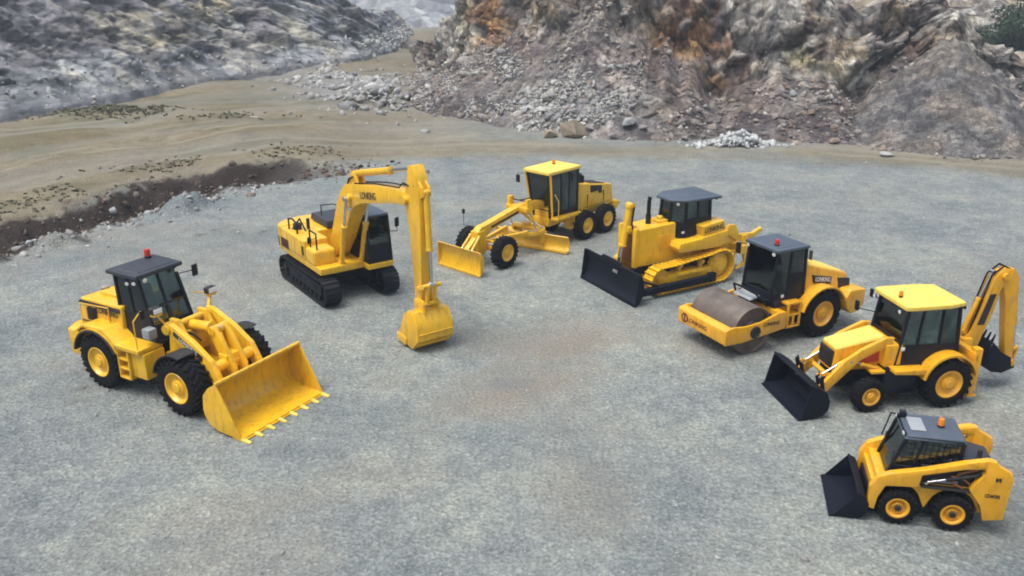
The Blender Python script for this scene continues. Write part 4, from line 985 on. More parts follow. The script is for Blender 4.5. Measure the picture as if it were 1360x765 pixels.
# ================================================================== SKID STEER
def skid_steer(loc, rz, sc):
    t = empty('skid_steer_loader', None, loc, rz, sc)
    tag(t, 'small orange yellow skid steer loader with black cab, orange beacon and black bucket', 'skid steer loader', 'construction machines parked on the gravel')
    Y = M['orange']
    for x in (.52, -.60):
        for s in (-1, 1): wheel(t, x, s*.71, .42, .31, s, .54, 18, .03, rmat='orange', deep=True)
    m = MB(); m.box(-1.15, .95, -.50, .50, .22, .95, .04)
    for x in (.52, -.60): m.tube((x, -.62, .41), (x, .62, .41), .14)
    m.build('chassis', M['chassis'], t)
    for s in (-1, 1):
        m = MB()
        arch = lambda cx, a0, a1, n: [(cx+.49*math.cos(R(a0+(a1-a0)*k/n)), .44+.49*math.sin(R(a0+(a1-a0)*k/n))) for k in range(n+1)]
        m.prism([(1.02, .52)]+arch(.52, 15, 165, 9)+[(-.04, .38)]+arch(-.60, 15, 165, 9)+[(-1.12, .5), (-1.12, 1.02), (.15, 1.0), (.98, .96)][0:1]+[(-1.14, 1.02), (.2, 1.0), (1.0, .95)], s*.55, s*.66, .012)
        m.build('side_panel', Y, t)
        # lift arm: level tube, down-turned nose
        m = MB()
        m.prism([(-1.20, 1.81), (-.70, 1.70), (.10, 1.42), (.78, 1.24), (1.02, 1.12), (1.16, .86), (1.16, .34), (1.00, .30), (.96, .62), (.84, .92), (.18, .98), (.14, 1.28), (-.70, 1.54), (-1.20, 1.62)], s*.66, s*.83, .025)
        m.build('lift_arm', Y, t)
        # rear tower
        m = MB()
        m.prism([(-.66, 1.70), (-1.10, 1.82), (-1.26, 1.80), (-1.30, 1.72), (-1.60, 1.56), (-1.64, 1.40), (-1.60, .42), (-1.20, .34), (-1.10, .70), (-.84, 1.04), (-.86, 1.12), (-1.08, 1.50), (-1.05, 1.62)], s*.68, s*.85, .03)
        tw = m.build('tower', Y, t)
        if s > 0:
            lettering(tw, 'CDM308', (-1.29, .852, .98), (-1, 0, 0), (0, 0, 1), .085, M['decal'], width=.30)
            m = MB(); m.box(-1.40, -1.36, .845, .856, 1.34, 1.44, 0); m.box(-1.33, -1.29, .845, .856, 1.34, 1.44, 0); m.beam((-1.37, .851, 1.43), (-1.31, .851, 1.35), .008, .03, 0, up=(0, 0, 1)); m.build('emblem', M['decal'], tw)
        # dark gap with hydraulics
        m = MB(); m.box(-1.0, .14, s*.56, s*.64, .98, 1.60 if False else 1.42, .01); m.box(-.92, .12, s*.645, s*.80, .96, 1.0, .005); gp = m.build('inner_panel', M['decal'], t)
        cyl(t, (-1.02, s*.74, 1.40), (.02, s*.74, 1.08), .045, .62, mat='chassis')
        m = MB(); m.pipe([(-.95, s*.70, 1.5), (-.6, s*.72, 1.36), (-.5, s*.72, 1.12), (-.72, s*.72, 1.02)], .03); m.pipe([(-.9, s*.74, 1.1), (-.72, s*.75, 1.25), (-.45, s*.74, 1.30)], .022); m.build('hose', M['copper_grille_shade'], gp)
        m = MB(); m.box(-.62, -.1, s*.65, s*.70, 1.08, 1.14, .01); m.build('trim', M['grey'], gp)
        cyl(t, (.62, s*.50, 1.10), (1.08, s*.50, .45), .05, .6, mat='chassis', name='tilt_cylinder')
    m = MB(); m.box(.92, 1.08, -.68, .68, .62, .86, .03); m.box(.78, 1.0, -.66, .66, .86, 1.02, .03); m.build('front_cross_beam', Y, t)
    m = MB(); m.box(1.02, 1.12, -.6, .6, .18, .62, .02); m.build('coupler', M['navy'], t)
    # rear engine door and hood
    m = MB(); m.box(-1.50, -1.12, -.66, .66, .40, 1.30, .05); m.build('engine_door', Y, t)
    m = MB(); m.loft([(-.66, -.5, 1.2), (-1.45, -.5, 1.2), (-1.45, .5, 1.2), (-.66, .5, 1.2)], [(-.66, -.48, 1.62), (-1.40, -.48, 1.46), (-1.40, .48, 1.46), (-.66, .48, 1.62)], .04)
    hd = m.build('engine_hood', M['slate_dark'], t)
    m = MB(); m.tube((-1.1, .2, 1.5), (-1.1, .2, 1.72), .05); m.build('exhaust_pipe', M['chassis'], hd)
    m = MB(); m.tube((-.85, -.2, 1.5), (-.85, -.2, 1.66), .09, seg=16); m.build('filler_cap', M['chassis'], hd)
    # cab
    c = cab(t, [(.86, .50, .80), (.86, -.50, .80), (-.62, -.50, .80), (-.62, .50, .80)],
            [(.50, .50, 2.0), (.50, -.50, 2.0), (-.66, -.50, 2.0), (-.66, .50, 2.0)], (.12, .40, .6, .40), ((), (), (), (.68,)), .075, seat=(-.2, 0, 1.15))
    m = MB()
    for k in range(9): m.beam((.45-.12*k-.1, .505, 1.35), (.40-.12*k-.1, .505, 1.95), .018, .018, 0)
    for k in range(5): m.beam((.55, .505, 1.38+.12*k), (-.6, .505, 1.38+.12*k), .014, .014, 0)
    m.build('side_mesh', M['black'], c)
    m = MB(); m.loft([(.56, -.56, 1.98), (-.72, -.54, 1.98), (-.72, .54, 1.98), (.56, .56, 1.98)], [(.46, -.50, 2.07), (-.66, -.49, 2.07), (-.66, .49, 2.07), (.46, .50, 2.07)], .02); m.build('roof', M['slate'], c)
    m = MB(); m.box(.08, .40, -.30, .30, 2.072, 2.10, .012); m.build('roof_hatch', M['grey'], c)
    beacon(t, (-.28, -.02, 2.07), 'amber', 1.0)
    m = MB(); m.box(.38, .52, -.44, -.28, 2.07, 2.2, .02); m.pipe([(.52, -.36, 2.1), (.66, -.52, 2.04), (.78, -.54, 1.45)], .018); m.build('wiper_motor', M['black'], t)
    lamp(t, (.56, .40, 2.05), (1, .3, -.2), .055); lamp(t, (.56, -.40, 2.05), (1, -.3, -.2), .055)
    for y in (-.44, .44): m = MB(); m.pipe([(.74, y, 1.0), (.70, y, 1.6)], .02); m.build('grab_handle', M['chassis'], c)
    # bucket
    arc = [(1.88, .02), (1.45, .02), (1.24, .06), (1.14, .20), (1.12, .42), (1.20, .58), (1.36, .66)]
    m = MB(); m.shell(arc, -.84, .84, -.025)
    for s in (-1, 1): m.prism([(1.84, .03)]+arc[1:], s*.835, s*.86, .004)
    m.box(1.74, 1.93, -.85, .85, .0, .022, .004); m.beam((1.36, -.85, .66), (1.36, .85, .66), .05, .05, .01)
    m.build('bucket', M['navy'], t)
    return t

wheel_loader((-9.675, 22.706, 0), -.5295, 1.019)
excavator((-6.587, 30.862, 0), -.9557, 1.005)
motor_grader((.977, 35.790, 0), -2.3093, .961)
bulldozer((6.194, 31.519, 0), -2.6493, 1.005)
road_roller((8.347, 26.300, 0), -2.6651, .995)
backhoe_loader((10.579, 22.024, 0), -2.970, 1.009)
skid_steer((9.023, 16.564, 0), 2.9206, .980)
# ================================================================== QUARRY: ground, rock faces, rubble, boulders, tree
def _hash(ix, iy, iz, seed):
    h = (ix.astype(np.int64)*374761393+iy.astype(np.int64)*668265263+iz.astype(np.int64)*2147483647+seed*974634777) & 0xFFFFFFFF
    h = ((h ^ (h >> 13))*1274126177) & 0xFFFFFFFF
    h = ((h ^ (h >> 16))*2246822519) & 0xFFFFFFFF
    return ((h ^ (h >> 15)) & 0xFFFFFF)/float(0xFFFFFF)

def vn(x, y, z, seed=0):
    x, y, z = np.broadcast_arrays(np.asarray(x, float), np.asarray(y, float), np.asarray(z, float))
    ix, iy, iz = np.floor(x), np.floor(y), np.floor(z)
    fx, fy, fz = x-ix, y-iy, z-iz
    fx = fx*fx*fx*(fx*(fx*6-15)+10); fy = fy*fy*fy*(fy*(fy*6-15)+10); fz = fz*fz*fz*(fz*(fz*6-15)+10)
    r = 0
    for dx in (0, 1):
        for dy in (0, 1):
            for dz in (0, 1):
                wgt = (fx if dx else 1-fx)*(fy if dy else 1-fy)*(fz if dz else 1-fz)
                r = r+wgt*_hash(ix+dx, iy+dy, iz+dz, seed)
    return r

def fbm(x, y, z, oct=5, seed=0, gain=.5, ridged=False):
    a = 1; s = 0; t = 0; f = 1
    for o in range(oct):
        n = vn(x*f+17.3*o, y*f-9.1*o, z*f+4.7*o, seed+o)
        if ridged: n = 1-np.abs(2*n-1)
        s = s+a*n; t += a; a *= gain; f *= 2.03
    return s/t

def worley(x, y, z, seed=0):
    """cell noise: nearest and second distance, cell id in 0..1, a second id, offset from the cell's centre"""
    ix, iy, iz = np.floor(x), np.floor(y), np.floor(z)
    f1 = np.full(x.shape, 9.0); f2 = f1.copy(); cid = np.zeros(x.shape); rx = cid.copy(); ry = cid.copy(); rz = cid.copy()
    for a in (-1, 0, 1):
        for b in (-1, 0, 1):
            for c in (-1, 0, 1):
                cx, cy, cz = ix+a, iy+b, iz+c
                dx = x-cx-_hash(cx, cy, cz, seed); dy = y-cy-_hash(cx, cy, cz, seed+1); dz = z-cz-_hash(cx, cy, cz, seed+2)
                d = np.sqrt(dx*dx+dy*dy+dz*dz); h = _hash(cx, cy, cz, seed+3)
                n = d < f1
                f2 = np.where(n, f1, np.minimum(f2, d)); f1 = np.where(n, d, f1); cid = np.where(n, h, cid)
                rx = np.where(n, dx, rx); ry = np.where(n, dy, ry); rz = np.where(n, dz, rz)
    return f1, f2, cid, (cid*7.31) % 1, (rx, ry, rz)

def blocks(x, y, z, sx, sz, seed, warp=.5):
    """fractured rock: each block steps in or out and is tilted; returns displacement (-1..1), crack mask, block id"""
    wx = (fbm(x/sx*.6, y/sx*.6, z/sz*.6, 3, seed+50)-.5)*warp*2
    f1, f2, c, c2, (rx, ry, rz) = worley(x/sx+wx, y/sx-wx, z/sz+wx*.5, seed)
    d = (c-.5)*1.3+rx*((c2-.5)*1.8)+rz*(((c*13.7) % 1)-.35)*1.2+ry*(((c*5.3) % 1)-.5)
    return d, 1-sst(f2-f1, .0, .16), c

def sst(x, a, b):
    t = np.clip((x-a)/(b-a), 0, 1)
    return t*t*(3-2*t)

def grid_mesh(name, X, Y, Z, cols, mat, smooth=True):
    """X,Y,Z 2D arrays; cols: dict of colour attributes, arrays (...,3)"""
    n, m = X.shape
    v = np.stack([X, Y, Z], -1).reshape(-1, 3)
    idx = np.arange(n*m).reshape(n, m)
    f = np.stack([idx[:-1, :-1], idx[:-1, 1:], idx[1:, 1:], idx[1:, :-1]], -1).reshape(-1, 4)
    me = bpy.data.meshes.new(name)
    me.vertices.add(len(v)); me.vertices.foreach_set('co', v.ravel())
    me.loops.add(f.size); me.loops.foreach_set('vertex_index', f.ravel())
    me.polygons.add(len(f)); me.polygons.foreach_set('loop_start', np.arange(0, f.size, 4)); me.polygons.foreach_set('loop_total', np.full(len(f), 4))
    me.update(calc_edges=True)
    for k, c in cols.items():
        a = me.color_attributes.new(k, 'FLOAT_COLOR', 'POINT')
        a.data.foreach_set('color', np.concatenate([c.reshape(-1, 3), np.ones((n*m, 1))], 1).ravel())
    if smooth: me.shade_smooth()
    me.materials.append(mat)
    return link(name, me)

def poly_dist(px, py, pts):
    """signed distance to a polyline (positive on its left) and parameter"""
    best = np.full(px.shape, 1e9); sgn = np.zeros(px.shape); par = np.zeros(px.shape); L = 0
    for (ax, ay), (bx, by) in zip(pts[:-1], pts[1:]):
        dx, dy = bx-ax, by-ay; l = math.hypot(dx, dy)
        t = np.clip(((px-ax)*dx+(py-ay)*dy)/l**2, 0, 1)
        d = np.hypot(px-ax-t*dx, py-ay-t*dy)
        s = np.sign(dx*(py-ay)-dy*(px-ax))
        u = d < best
        best = np.where(u, d, best); sgn = np.where(u, s, sgn); par = np.where(u, L+t*l, par); L += l
    return best*sgn, par

def lerp_c(a, b, t): return np.asarray(a)*(1-t[..., None])+np.asarray(b)*t[..., None]

# ------------------------------------------------------------------ ground
BANK = [(-60, 12), (-31, 29), (-23.5, 35.5), (-20.5, 40.5), (-17.5, 46.3), (-13, 50), (-8, 51.6), (-2, 53.2), (6, 53.0), (14, 51.4), (22, 49.0), (30, 46), (45, 40.5), (80, 32)]
def ground_z(X, Y, fine=True):
    sd, par = poly_dist(X, Y, BANK)
    left = 1-sst(X, -15, -7)                          # the bank dies out to the right
    n = fbm(X*.30, Y*.30, 0*X, 4, 11)-.5
    road = sst(sd+n*2.0, -.4, 1.6)
    z = road*left*(.55+.5*n)
    ditch = np.exp(-((sd+.9+n*1.4)/1.15)**2)*left
    z = z-.55*ditch
    lump = fbm(X*1.1, Y*1.1, 0*X, 4, 5)
    band = np.exp(-((sd+.6)/1.75)**2)*left
    z = z+band*(lump-.45)*1.3
    lip = np.exp(-((sd+3.2+n*2)/1.0)**2)*left
    z = z+lip*np.clip(fbm(X*.5, Y*.5, 0*X, 3, 8)-.45, 0, 1)*2.2
    far = sst(sd, 3, 14)
    z = z+far*(fbm(X*.12, Y*.12, 0*X, 4, 21)-.5)*1.0
    # low weedy mound in front of the left rock face
    q = ((X+29)/7.0)**2+((Y-66.5)/1.8)**2
    z = z+np.exp(-q)*(.55+.6*(lump-.4))
    if fine:
        z = z+(1-road)*(fbm(X*.35, Y*.35, 0*X, 3, 31)-.5)*.05*sst(np.abs(sd), .5, 4)-.012
    return z, sd, par, left, road, ditch, band, lump, lip

rows = np.concatenate([[-40, -15, 0, 5], np.geomspace(8, 135, 430), [150, 175, 220, 320, 600, 1200]])
us = np.concatenate([[-8, -4.5, -3, -2.2, -1.6, -1.25], np.linspace(-1, 1, 600), [1.25, 1.6, 2.2, 3, 4.5, 8]])
wid = np.maximum(rows, 6)*.80+12
X = us[None, :]*wid[:, None]; Y = np.repeat(rows[:, None], len(us), 1)
Z, sd, par, left, road, ditch, band, lump, lip = ground_z(X, Y)
n1 = fbm(X*.16, Y*.16, 0*X, 5, 41); n2 = fbm(X*.5, Y*.5, 0*X, 4, 51); n3 = fbm(X*.06, Y*.16, 0*X, 4, 61)
tan = sst(sd+(n1-.5)*(7-6*left), -.2, 1.6+2*(1-left))*(1-sst(X, -12, 2)*(.15+.55*sst(n3, .44, .58)))
tan = tan*(1-.8*sst(Y+(n1-.5)*6-.0*X, 57.2, 59.5)*sst(X, 0, 8))
n5 = fbm(X*2.2, Y*2.2, 0*X, 4, 57)
soil = np.clip(sst(ditch*1.1+band*.9+(n2-.5)*.9+(n5-.5)*.8, .30, .56)*left, 0, 1)
# worn earthy patches on the gravel: centres (x, y, rx, ry, strength)
patch = np.zeros_like(X)
for cx, cy, rx, ry, a, s in ((3.2, 25.2, 4.2, 2.0, .35, 1.0), (5.0, 27.6, 2.6, 1.0, .2, .8), (.2, 22.2, 2.6, .9, .6, .9), (-.6, 20.6, 1.6, .6, .7, .6), (6.3, 25.0, 2.4, 1.4, .3, .8),
                             (1.3, 17.6, 2.6, 1.8, 0, .25), (-5.2, 17.0, 1.6, .9, .2, .35), (9.5, 33, 4, 1.6, .2, .35), (-3.5, 35, 3, 1.2, .2, .25), (-6.0, 13.2, .8, .5, 0, .7)):
    dx, dy = X-cx, Y-cy; c, s_ = math.cos(a), math.sin(a)
    q = ((dx*c+dy*s_)/rx)**2+((-dx*s_+dy*c)/ry)**2
    patch = np.maximum(patch, s*np.exp(-q)*sst(n2+.25*n1, .42, .72)*1.3)
patch = np.clip(patch*.62+.30*sst(n1*.6+n2*.4, .50, .64)*(1-tan), 0, 1)
grass = np.exp(-(((X+29)/6.5)**2+((Y-66.5)/1.7)**2))*sst(n2, .34, .52)
grass = np.maximum(grass, .7*np.exp(-((sd-4.5-(n1-.5)*3)/1.3)**2)*left*sst(n2, .45, .62)*(1-sst(X, -24, -15)))
grass = np.maximum(grass, .6*sst(sd, 2.5, 6)*sst(n1*.6+n2*.4, .48, .62)*sst(-X, 8, 18))
orange = np.exp(-(((X+23-(Y-59)*.5)/9)**2+((Y-58.5-(X+23)*.15)/2.2)**2))*sst(n1*.6+n2*.4, .44, .60)
orange = orange*.6+soil*0
stony = np.maximum(np.exp(-(((X+15.5)/6.5)**2+((Y-84)/9)**2)), sst(Y-np.interp(X, [-60, -38, -31, -21, -12, 60], [54, 62, 80, 94, 200, 300]), 0, 6)*.8)
ruts = np.zeros_like(X)
for off, w_ in ((5.5, .35), (7.4, .35), (11, .4), (13, .4), (20, .5), (22, .5)):
    ruts = np.maximum(ruts, np.exp(-((sd-off-(n3-.5)*3)/w_)**2)*sst(n2, .3, .5))
ruts *= sst(tan, .3, .7)
streak = fbm(sd*1.1, par*.10, 0*sd, 4, 71)
ruts = np.maximum(ruts, sst(streak, .52, .66)*sst(tan, .3, .7)*.3)
greyroad = sst(fbm(sd*.55, par*.07, 0*sd, 4, 75), .50, .64)*sst(sd, 1, 4)
# bulk track marks swept across the gravel
arcs = np.zeros_like(X)
for cx, cy, r, w_ in ((2, 60, 27.0, .28), (2, 60, 29.2, .28), (-26, 10, 27, .3), (-26, 10, 29.1, .3), (30, 60, 25.5, .25), (30, 60, 27.6, .25), (-4, 62, 21, .3), (-4, 62, 18.8, .3), (12, 66, 16, .3), (12, 66, 18, .3)):
    arcs = np.maximum(arcs, np.exp(-((np.hypot(X-cx, Y-cy)-r)/w_)**2)*sst(n2*.6+n1*.4, .44, .60))
arcs *= (1-sst(sd, -1, 0))
for cx, cy, rx, ry in ((-.22, 22.6, .55, .42), (.1, 19.95, .5, .35), (.35, 22.75, .35, .2)):
    arcs = np.maximum(arcs, 2.2*np.exp(-((X-cx)/rx)**2-((Y-cy)/ry)**2)*sst(n2, .25, .5))

vignette_centre = np.exp(-((X-2)/13)**2-((Y-27)/11)**2)*(.6+.8*(n1-.3))  # lens vignette put into the gravel colour: brighter middle
vignette_centre = np.clip(vignette_centre, 0, 1)
vignette_corner = np.clip(sst(np.hypot((X-1)/1.0, (Y-25)*1.15), 13, 20)*(1-sst(Y, 22, 30))*(.5+1.1*(n1-.25)), 0, 1)  # lens vignette put into the gravel colour: darker front corners
def ground_mat():
    m, N, L, P = new_mat('quarry_floor')
    def attr(k):
        a = N.new('ShaderNodeVertexColor'); a.layer_name = k
        s = N.new('ShaderNodeSeparateColor'); L.new(a.outputs[0], s.inputs[0]); return s.outputs
    z1 = attr('zone'); z2 = attr('zone2'); z3 = attr('zone3'); z4 = attr('zone4')
    big = nz(N, L, .22, 5, .6); mid = nz(N, L, 1.3, 6, .65); sm = nz(N, L, 10.5, 9, .70); peb = nz(N, L, 17, 3, .7)
    tc = N.new('ShaderNodeTexCoord')
    vo = N.new('ShaderNodeTexVoronoi'); vo.inputs['Scale'].default_value = 9; L.new(tc.outputs['Object'], vo.inputs['Vector'])
    gravel = ramp(N, L, sm, [(.26, (.108, .118, .121)), (.45, (.180, .193, .193)), (.58, (.232, .245, .238)), (.76, (.345, .353, .34))])
    gravel = mixc(N, L, .60, gravel, ramp(N, L, peb, [(.28, (.28, .29, .30)), (.5, (.5, .5, .5)), (.72, (.80, .79, .76))]), 'OVERLAY')
    sepv = N.new('ShaderNodeSeparateColor'); L.new(vo.outputs['Color'], sepv.inputs[0])
    gravel = mixc(N, L, .28, gravel, ramp(N, L, sepv.outputs[0], [(0, (.22, .22, .23)), (.6, (.5, .5, .5)), (1, (.85, .84, .8))]), 'OVERLAY')
    tone = ramp(N, L, big, [(.34, (.70, .77, .80)), (.50, (.94, .97, .97)), (.68, (1.20, 1.18, 1.08))])
    gravel = mixc(N, L, 1.0, gravel, tone, 'MULTIPLY')
    gravel = mixc(N, L, .8, gravel, ramp(N, L, mid, [(.32, (.74, .75, .77)), (.5, (.98, .98, .97)), (.68, (1.22, 1.20, 1.13))]), 'MULTIPLY')
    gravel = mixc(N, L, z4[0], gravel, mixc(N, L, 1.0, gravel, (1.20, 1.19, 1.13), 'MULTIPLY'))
    gravel = mixc(N, L, z4[1], gravel, mixc(N, L, 1.0, gravel, (.72, .73, .75), 'MULTIPLY'))  # painted vignette: middle lightened above, front corners darkened here
    earth = ramp(N, L, sm, [(.3, (.130, .120, .100)), (.55, (.225, .207, .172)), (.8, (.33, .31, .265))])
    c = mixc(N, L, z1[2], gravel, earth)
    roadc = ramp(N, L, sm, [(.28, (.104, .090, .062)), (.5, (.172, .149, .103)), (.75, (.25, .226, .166))])
    roadc = mixc(N, L, 1.0, roadc, ramp(N, L, big, [(.3, (.82, .80, .80)), (.7, (1.14, 1.12, 1.05))]), 'MULTIPLY')
    roadc = mixc(N, L, .8, roadc, ramp(N, L, mid, [(.32, (.72, .70, .66)), (.5, (1, 1, 1)), (.68, (1.2, 1.19, 1.14))]), 'MULTIPLY')
    roadc = mixc(N, L, .5, roadc, ramp(N, L, peb, [(.28, (.28, .28, .28)), (.5, (.5, .5, .5)), (.72, (.8, .79, .76))]), 'OVERLAY')
    c = mixc(N, L, z1[0], c, roadc)
    soilc = ramp(N, L, sm, [(.3, (.012, .009, .008)), (.55, (.032, .022, .017)), (.78, (.09, .06, .042))])
    c = mixc(N, L, z2[1], c, ramp(N, L, mid, [(.3, (.21, .115, .055)), (.7, (.31, .19, .11))]))
    c = mixc(N, L, z1[1], c, soilc)
    c = mixc(N, L, z2[2], c, ramp(N, L, sm, [(.3, (.10, .105, .115)), (.55, (.24, .245, .25)), (.75, (.46, .46, .44))]))
    c = mixc(N, L, z2[0], c, ramp(N, L, sm, [(.3, (.03, .035, .015)), (.7, (.11, .115, .05))]))
    c = mixc(N, L, z3[0], c, (.27, .255, .20))
    c = mixc(N, L, z3[2], c, ramp(N, L, sm, [(.3, (.13, .135, .125)), (.7, (.25, .25, .23))]))
    lt = N.new('ShaderNodeMath'); lt.operation = 'MULTIPLY'; lt.inputs[1].default_value = .64; L.new(z3[1], lt.inputs[0]); P.inputs['Sheen Weight'].default_value = 0
    c = mixc(N, L, lt.outputs[0], c, (.135, .145, .15))
    L.new(c, P.inputs['Base Color'])
    P.inputs['Roughness'].default_value = .92; P.inputs['Specular IOR Level'].default_value = .22
    b = N.new('ShaderNodeBump'); b.inputs['Strength'].default_value = .9; b.inputs['Distance'].default_value = .05
    ad = N.new('ShaderNodeMath'); ad.operation = 'ADD'; L.new(sm, ad.inputs[0]); L.new(vo.outputs['Distance'], ad.inputs[1])
    L.new(ad.outputs[0], b.inputs['Height']); L.new(b.outputs[0], P.inputs['Normal'])
    return m
st = lambda a, b, c: np.stack([np.clip(a, 0, 1), np.clip(b, 0, 1), np.clip(c, 0, 1)], -1)
ground = grid_mesh('ground', X, Y, Z, {'zone': st(tan, soil, patch), 'zone2': st(grass*.8, orange*.75, stony*.8), 'zone3': st(ruts*.6, arcs*.5, greyroad*.28), 'zone4': st(vignette_centre, vignette_corner, 0*X)}, ground_mat())
tag(ground, kind='structure')

# ------------------------------------------------------------------ rock faces
def rock_mat(name, sc=1.0, crack=1.0, bump=1.0, fleck=1.0, stretch=(1, 1, 1)):
    m, N, L, P = new_mat(name)
    a = N.new('ShaderNodeVertexColor'); a.layer_name = 'tint'
    tc = N.new('ShaderNodeTexCoord'); mp = N.new('ShaderNodeMapping'); mp.inputs['Scale'].default_value = [q*sc for q in stretch]
    L.new(tc.outputs['Object'], mp.inputs['Vector'])
    wn = N.new('ShaderNodeTexNoise'); wn.inputs['Scale'].default_value = .9; wn.inputs['Detail'].default_value = 5; L.new(mp.outputs[0], wn.inputs['Vector'])
    wa = N.new('ShaderNodeVectorMath'); wa.operation = 'MULTIPLY_ADD'; wa.inputs[1].default_value = (.32, .32, .32); L.new(wn.outputs['Color'], wa.inputs[0]); L.new(mp.outputs[0], wa.inputs[2])
    def vor(scale, feat='F1'):
        v = N.new('ShaderNodeTexVoronoi'); v.feature = feat; v.inputs['Scale'].default_value = scale; L.new(wa.outputs[0], v.inputs['Vector']); return v
    c = a.outputs[0]; hs_ = []
    for scale, k in ((.42, .30), (1.15, .34), (3.3, .30)):
        v = vor(scale); sp = N.new('ShaderNodeSeparateColor'); L.new(v.outputs['Color'], sp.inputs[0])
        c = mixc(N, L, 1.0, c, ramp(N, L, sp.outputs[0], [(0, (1-k, 1-k, 1-k*.9)), (.55, (1, 1, 1)), (1, (1+k*1.1, 1+k*1.05, 1+k*.95))]), 'MULTIPLY')
        hs_.append((sp.outputs[1], 1/scale))
    for scale, w_, d_ in ((.42, .05, .45), (1.15, .07, .35)):
        e = vor(scale, 'DISTANCE_TO_EDGE')
        c = mixc(N, L, crack*d_, c, ramp(N, L, e.outputs['Distance'], [(0, (.22, .19, .17)), (w_, (1, 1, 1))]), 'MULTIPLY')
        hs_.append((e.outputs['Distance'], .5))
    s1 = nz(N, L, 3.2*sc, 9, .74); s2 = nz(N, L, 11*sc, 6, .7)
    c = mixc(N, L, .62*fleck, c, ramp(N, L, s1, [(.28, (.20, .20, .21)), (.5, (.5, .5, .5)), (.72, (.82, .81, .79))]), 'OVERLAY')
    c = mixc(N, L, .45*fleck, c, ramp(N, L, s2, [(.3, (.24, .24, .25)), (.5, (.5, .5, .5)), (.72, (.82, .81, .79))]), 'OVERLAY')
    L.new(c, P.inputs['Base Color'])
    P.inputs['Roughness'].default_value = .95; P.inputs['Specular IOR Level'].default_value = .2
    prev = None
    for h, d_ in ((hs_[0][0], .30), (hs_[1][0], .16), (hs_[3][0], .35), (hs_[2][0], .07), (s1, .14), (s2, .05)):
        bn = N.new('ShaderNodeBump'); bn.inputs['Strength'].default_value = .75; bn.inputs['Distance'].default_value = d_*bump/sc
        L.new(h, bn.inputs['Height'])
        if prev: L.new(prev, bn.inputs['Normal'])
        prev = bn.outputs[0]
    L.new(prev, P.inputs['Normal'])
    return m

def resample(pts, n):
    P = np.array(pts, float)
    for _ in range(3):                       # Chaikin rounding
        Q = np.empty((2*len(P)-2, 2)); Q[0::2] = P[:-1]*.75+P[1:]*.25; Q[1::2] = P[:-1]*.25+P[1:]*.75
        P = np.vstack([P[:1], Q, P[-1:]])
    d = np.r_[0, np.cumsum(np.hypot(*np.diff(P, axis=0).T))]
    s = np.linspace(0, d[-1], n)
    return np.stack([np.interp(s, d, P[:, 0]), np.interp(s, d, P[:, 1])], 1), s

def sheet(base, n, prof, sm=9):
    """prof(B, V) -> w (set back), z for stations B (n,2), returns grids"""
    B, s = resample(base, n)
    T = np.gradient(B, axis=0)
    k = max(3, n//sm//2*2+1); ker = np.hanning(k+2)[1:-1]; ker /= ker.sum()
    T = np.stack([np.convolve(np.pad(T[:, i], k//2, mode='edge'), ker, 'valid') for i in (0, 1)], 1)
    T /= np.hypot(T[:, 0], T[:, 1])[:, None]
    Nn = np.stack([-T[:, 1], T[:, 0]], 1)     # left of travel
    return B, Nn, s

# ---- right-hand rock face
RB = [(-22, 150), (-14, 118), (-11.5, 98), (-10.2, 84), (-8.6, 73), (-2.3, 66.3), (2.2, 61.8), (7, 59.2), (14.3, 58.6), (22.5, 57.0), (28, 56.4), (33, 55.2), (50, 52), (78, 47)]
nU, nV = 900, 230
B, Nn, s = sheet(RB, nU, None)
bx, by = B[:, 0], B[:, 1]
Hs = np.interp(bx, [-22, -14, -11.5, -10.2, -9, -6, 0, 10, 17, 20, 22.0, 24.2, 26.5, 29.5, 31.5, 34, 38, 50, 78], [.5, 1.5, 3.5, 7.0, 11, 14, 16, 16, 14.5, 11.5, 9.2, 7.8, 9.2, 9.4, 6.9, 5.8, 4.7, 4.4, 4.4])
Hs = Hs+(fbm(s*.35, 0*s, 0*s, 4, 3)-.5)*1.4*sst(Hs, 3, 8)
v = np.linspace(0, 1, nV)
vv = np.where(v < .8, v/.8, 1+(v-.8)/.2*1.6)        # 0..1 up the face, 1..2.6 over the top
U, V = np.meshgrid(np.arange(nU), vv, indexing='ij')
H = Hs[U]; BX = bx[U]; SS = s[U]
scf = np.interp(bx, [-14, -10, -8, 0, 4, 8, 11, 17, 21, 24, 27, 36, 50], [.15, .2, .42, .50, .5, .40, .22, .22, .40, .34, .55, .62, .6])[U]   # share of the height that is scree
scf = scf+(fbm(SS*.5, 0*SS, 0*SS, 4, 9)-.5)*.25
Wd = (1.05*np.minimum(H, 10)+.25*np.maximum(H-10, 0))*np.interp(BX, [-12, -8.6, -6], [.55, .7, 1])
cut = .62
zf = np.where(V < cut, scf*(V/cut)**1.12, scf+(1-scf)*((V-cut)/(1-cut))**.95)
zf = np.where(V > 1, 1-.30*(V-1), zf)
Z0 = H*zf
W0 = Wd*np.where(V < cut, V/cut*.72, np.where(V < 1, .72+.28*(V-cut)/(1-cut), V+(V-1)*6))
PX = BX+Nn[:, 0][U]*W0; PY = by[U]+Nn[:, 1][U]*W0; PZ = Z0-.15
rockm = sst(zf, scf-.02, scf+.10)*sst(H, 1.5, 4)
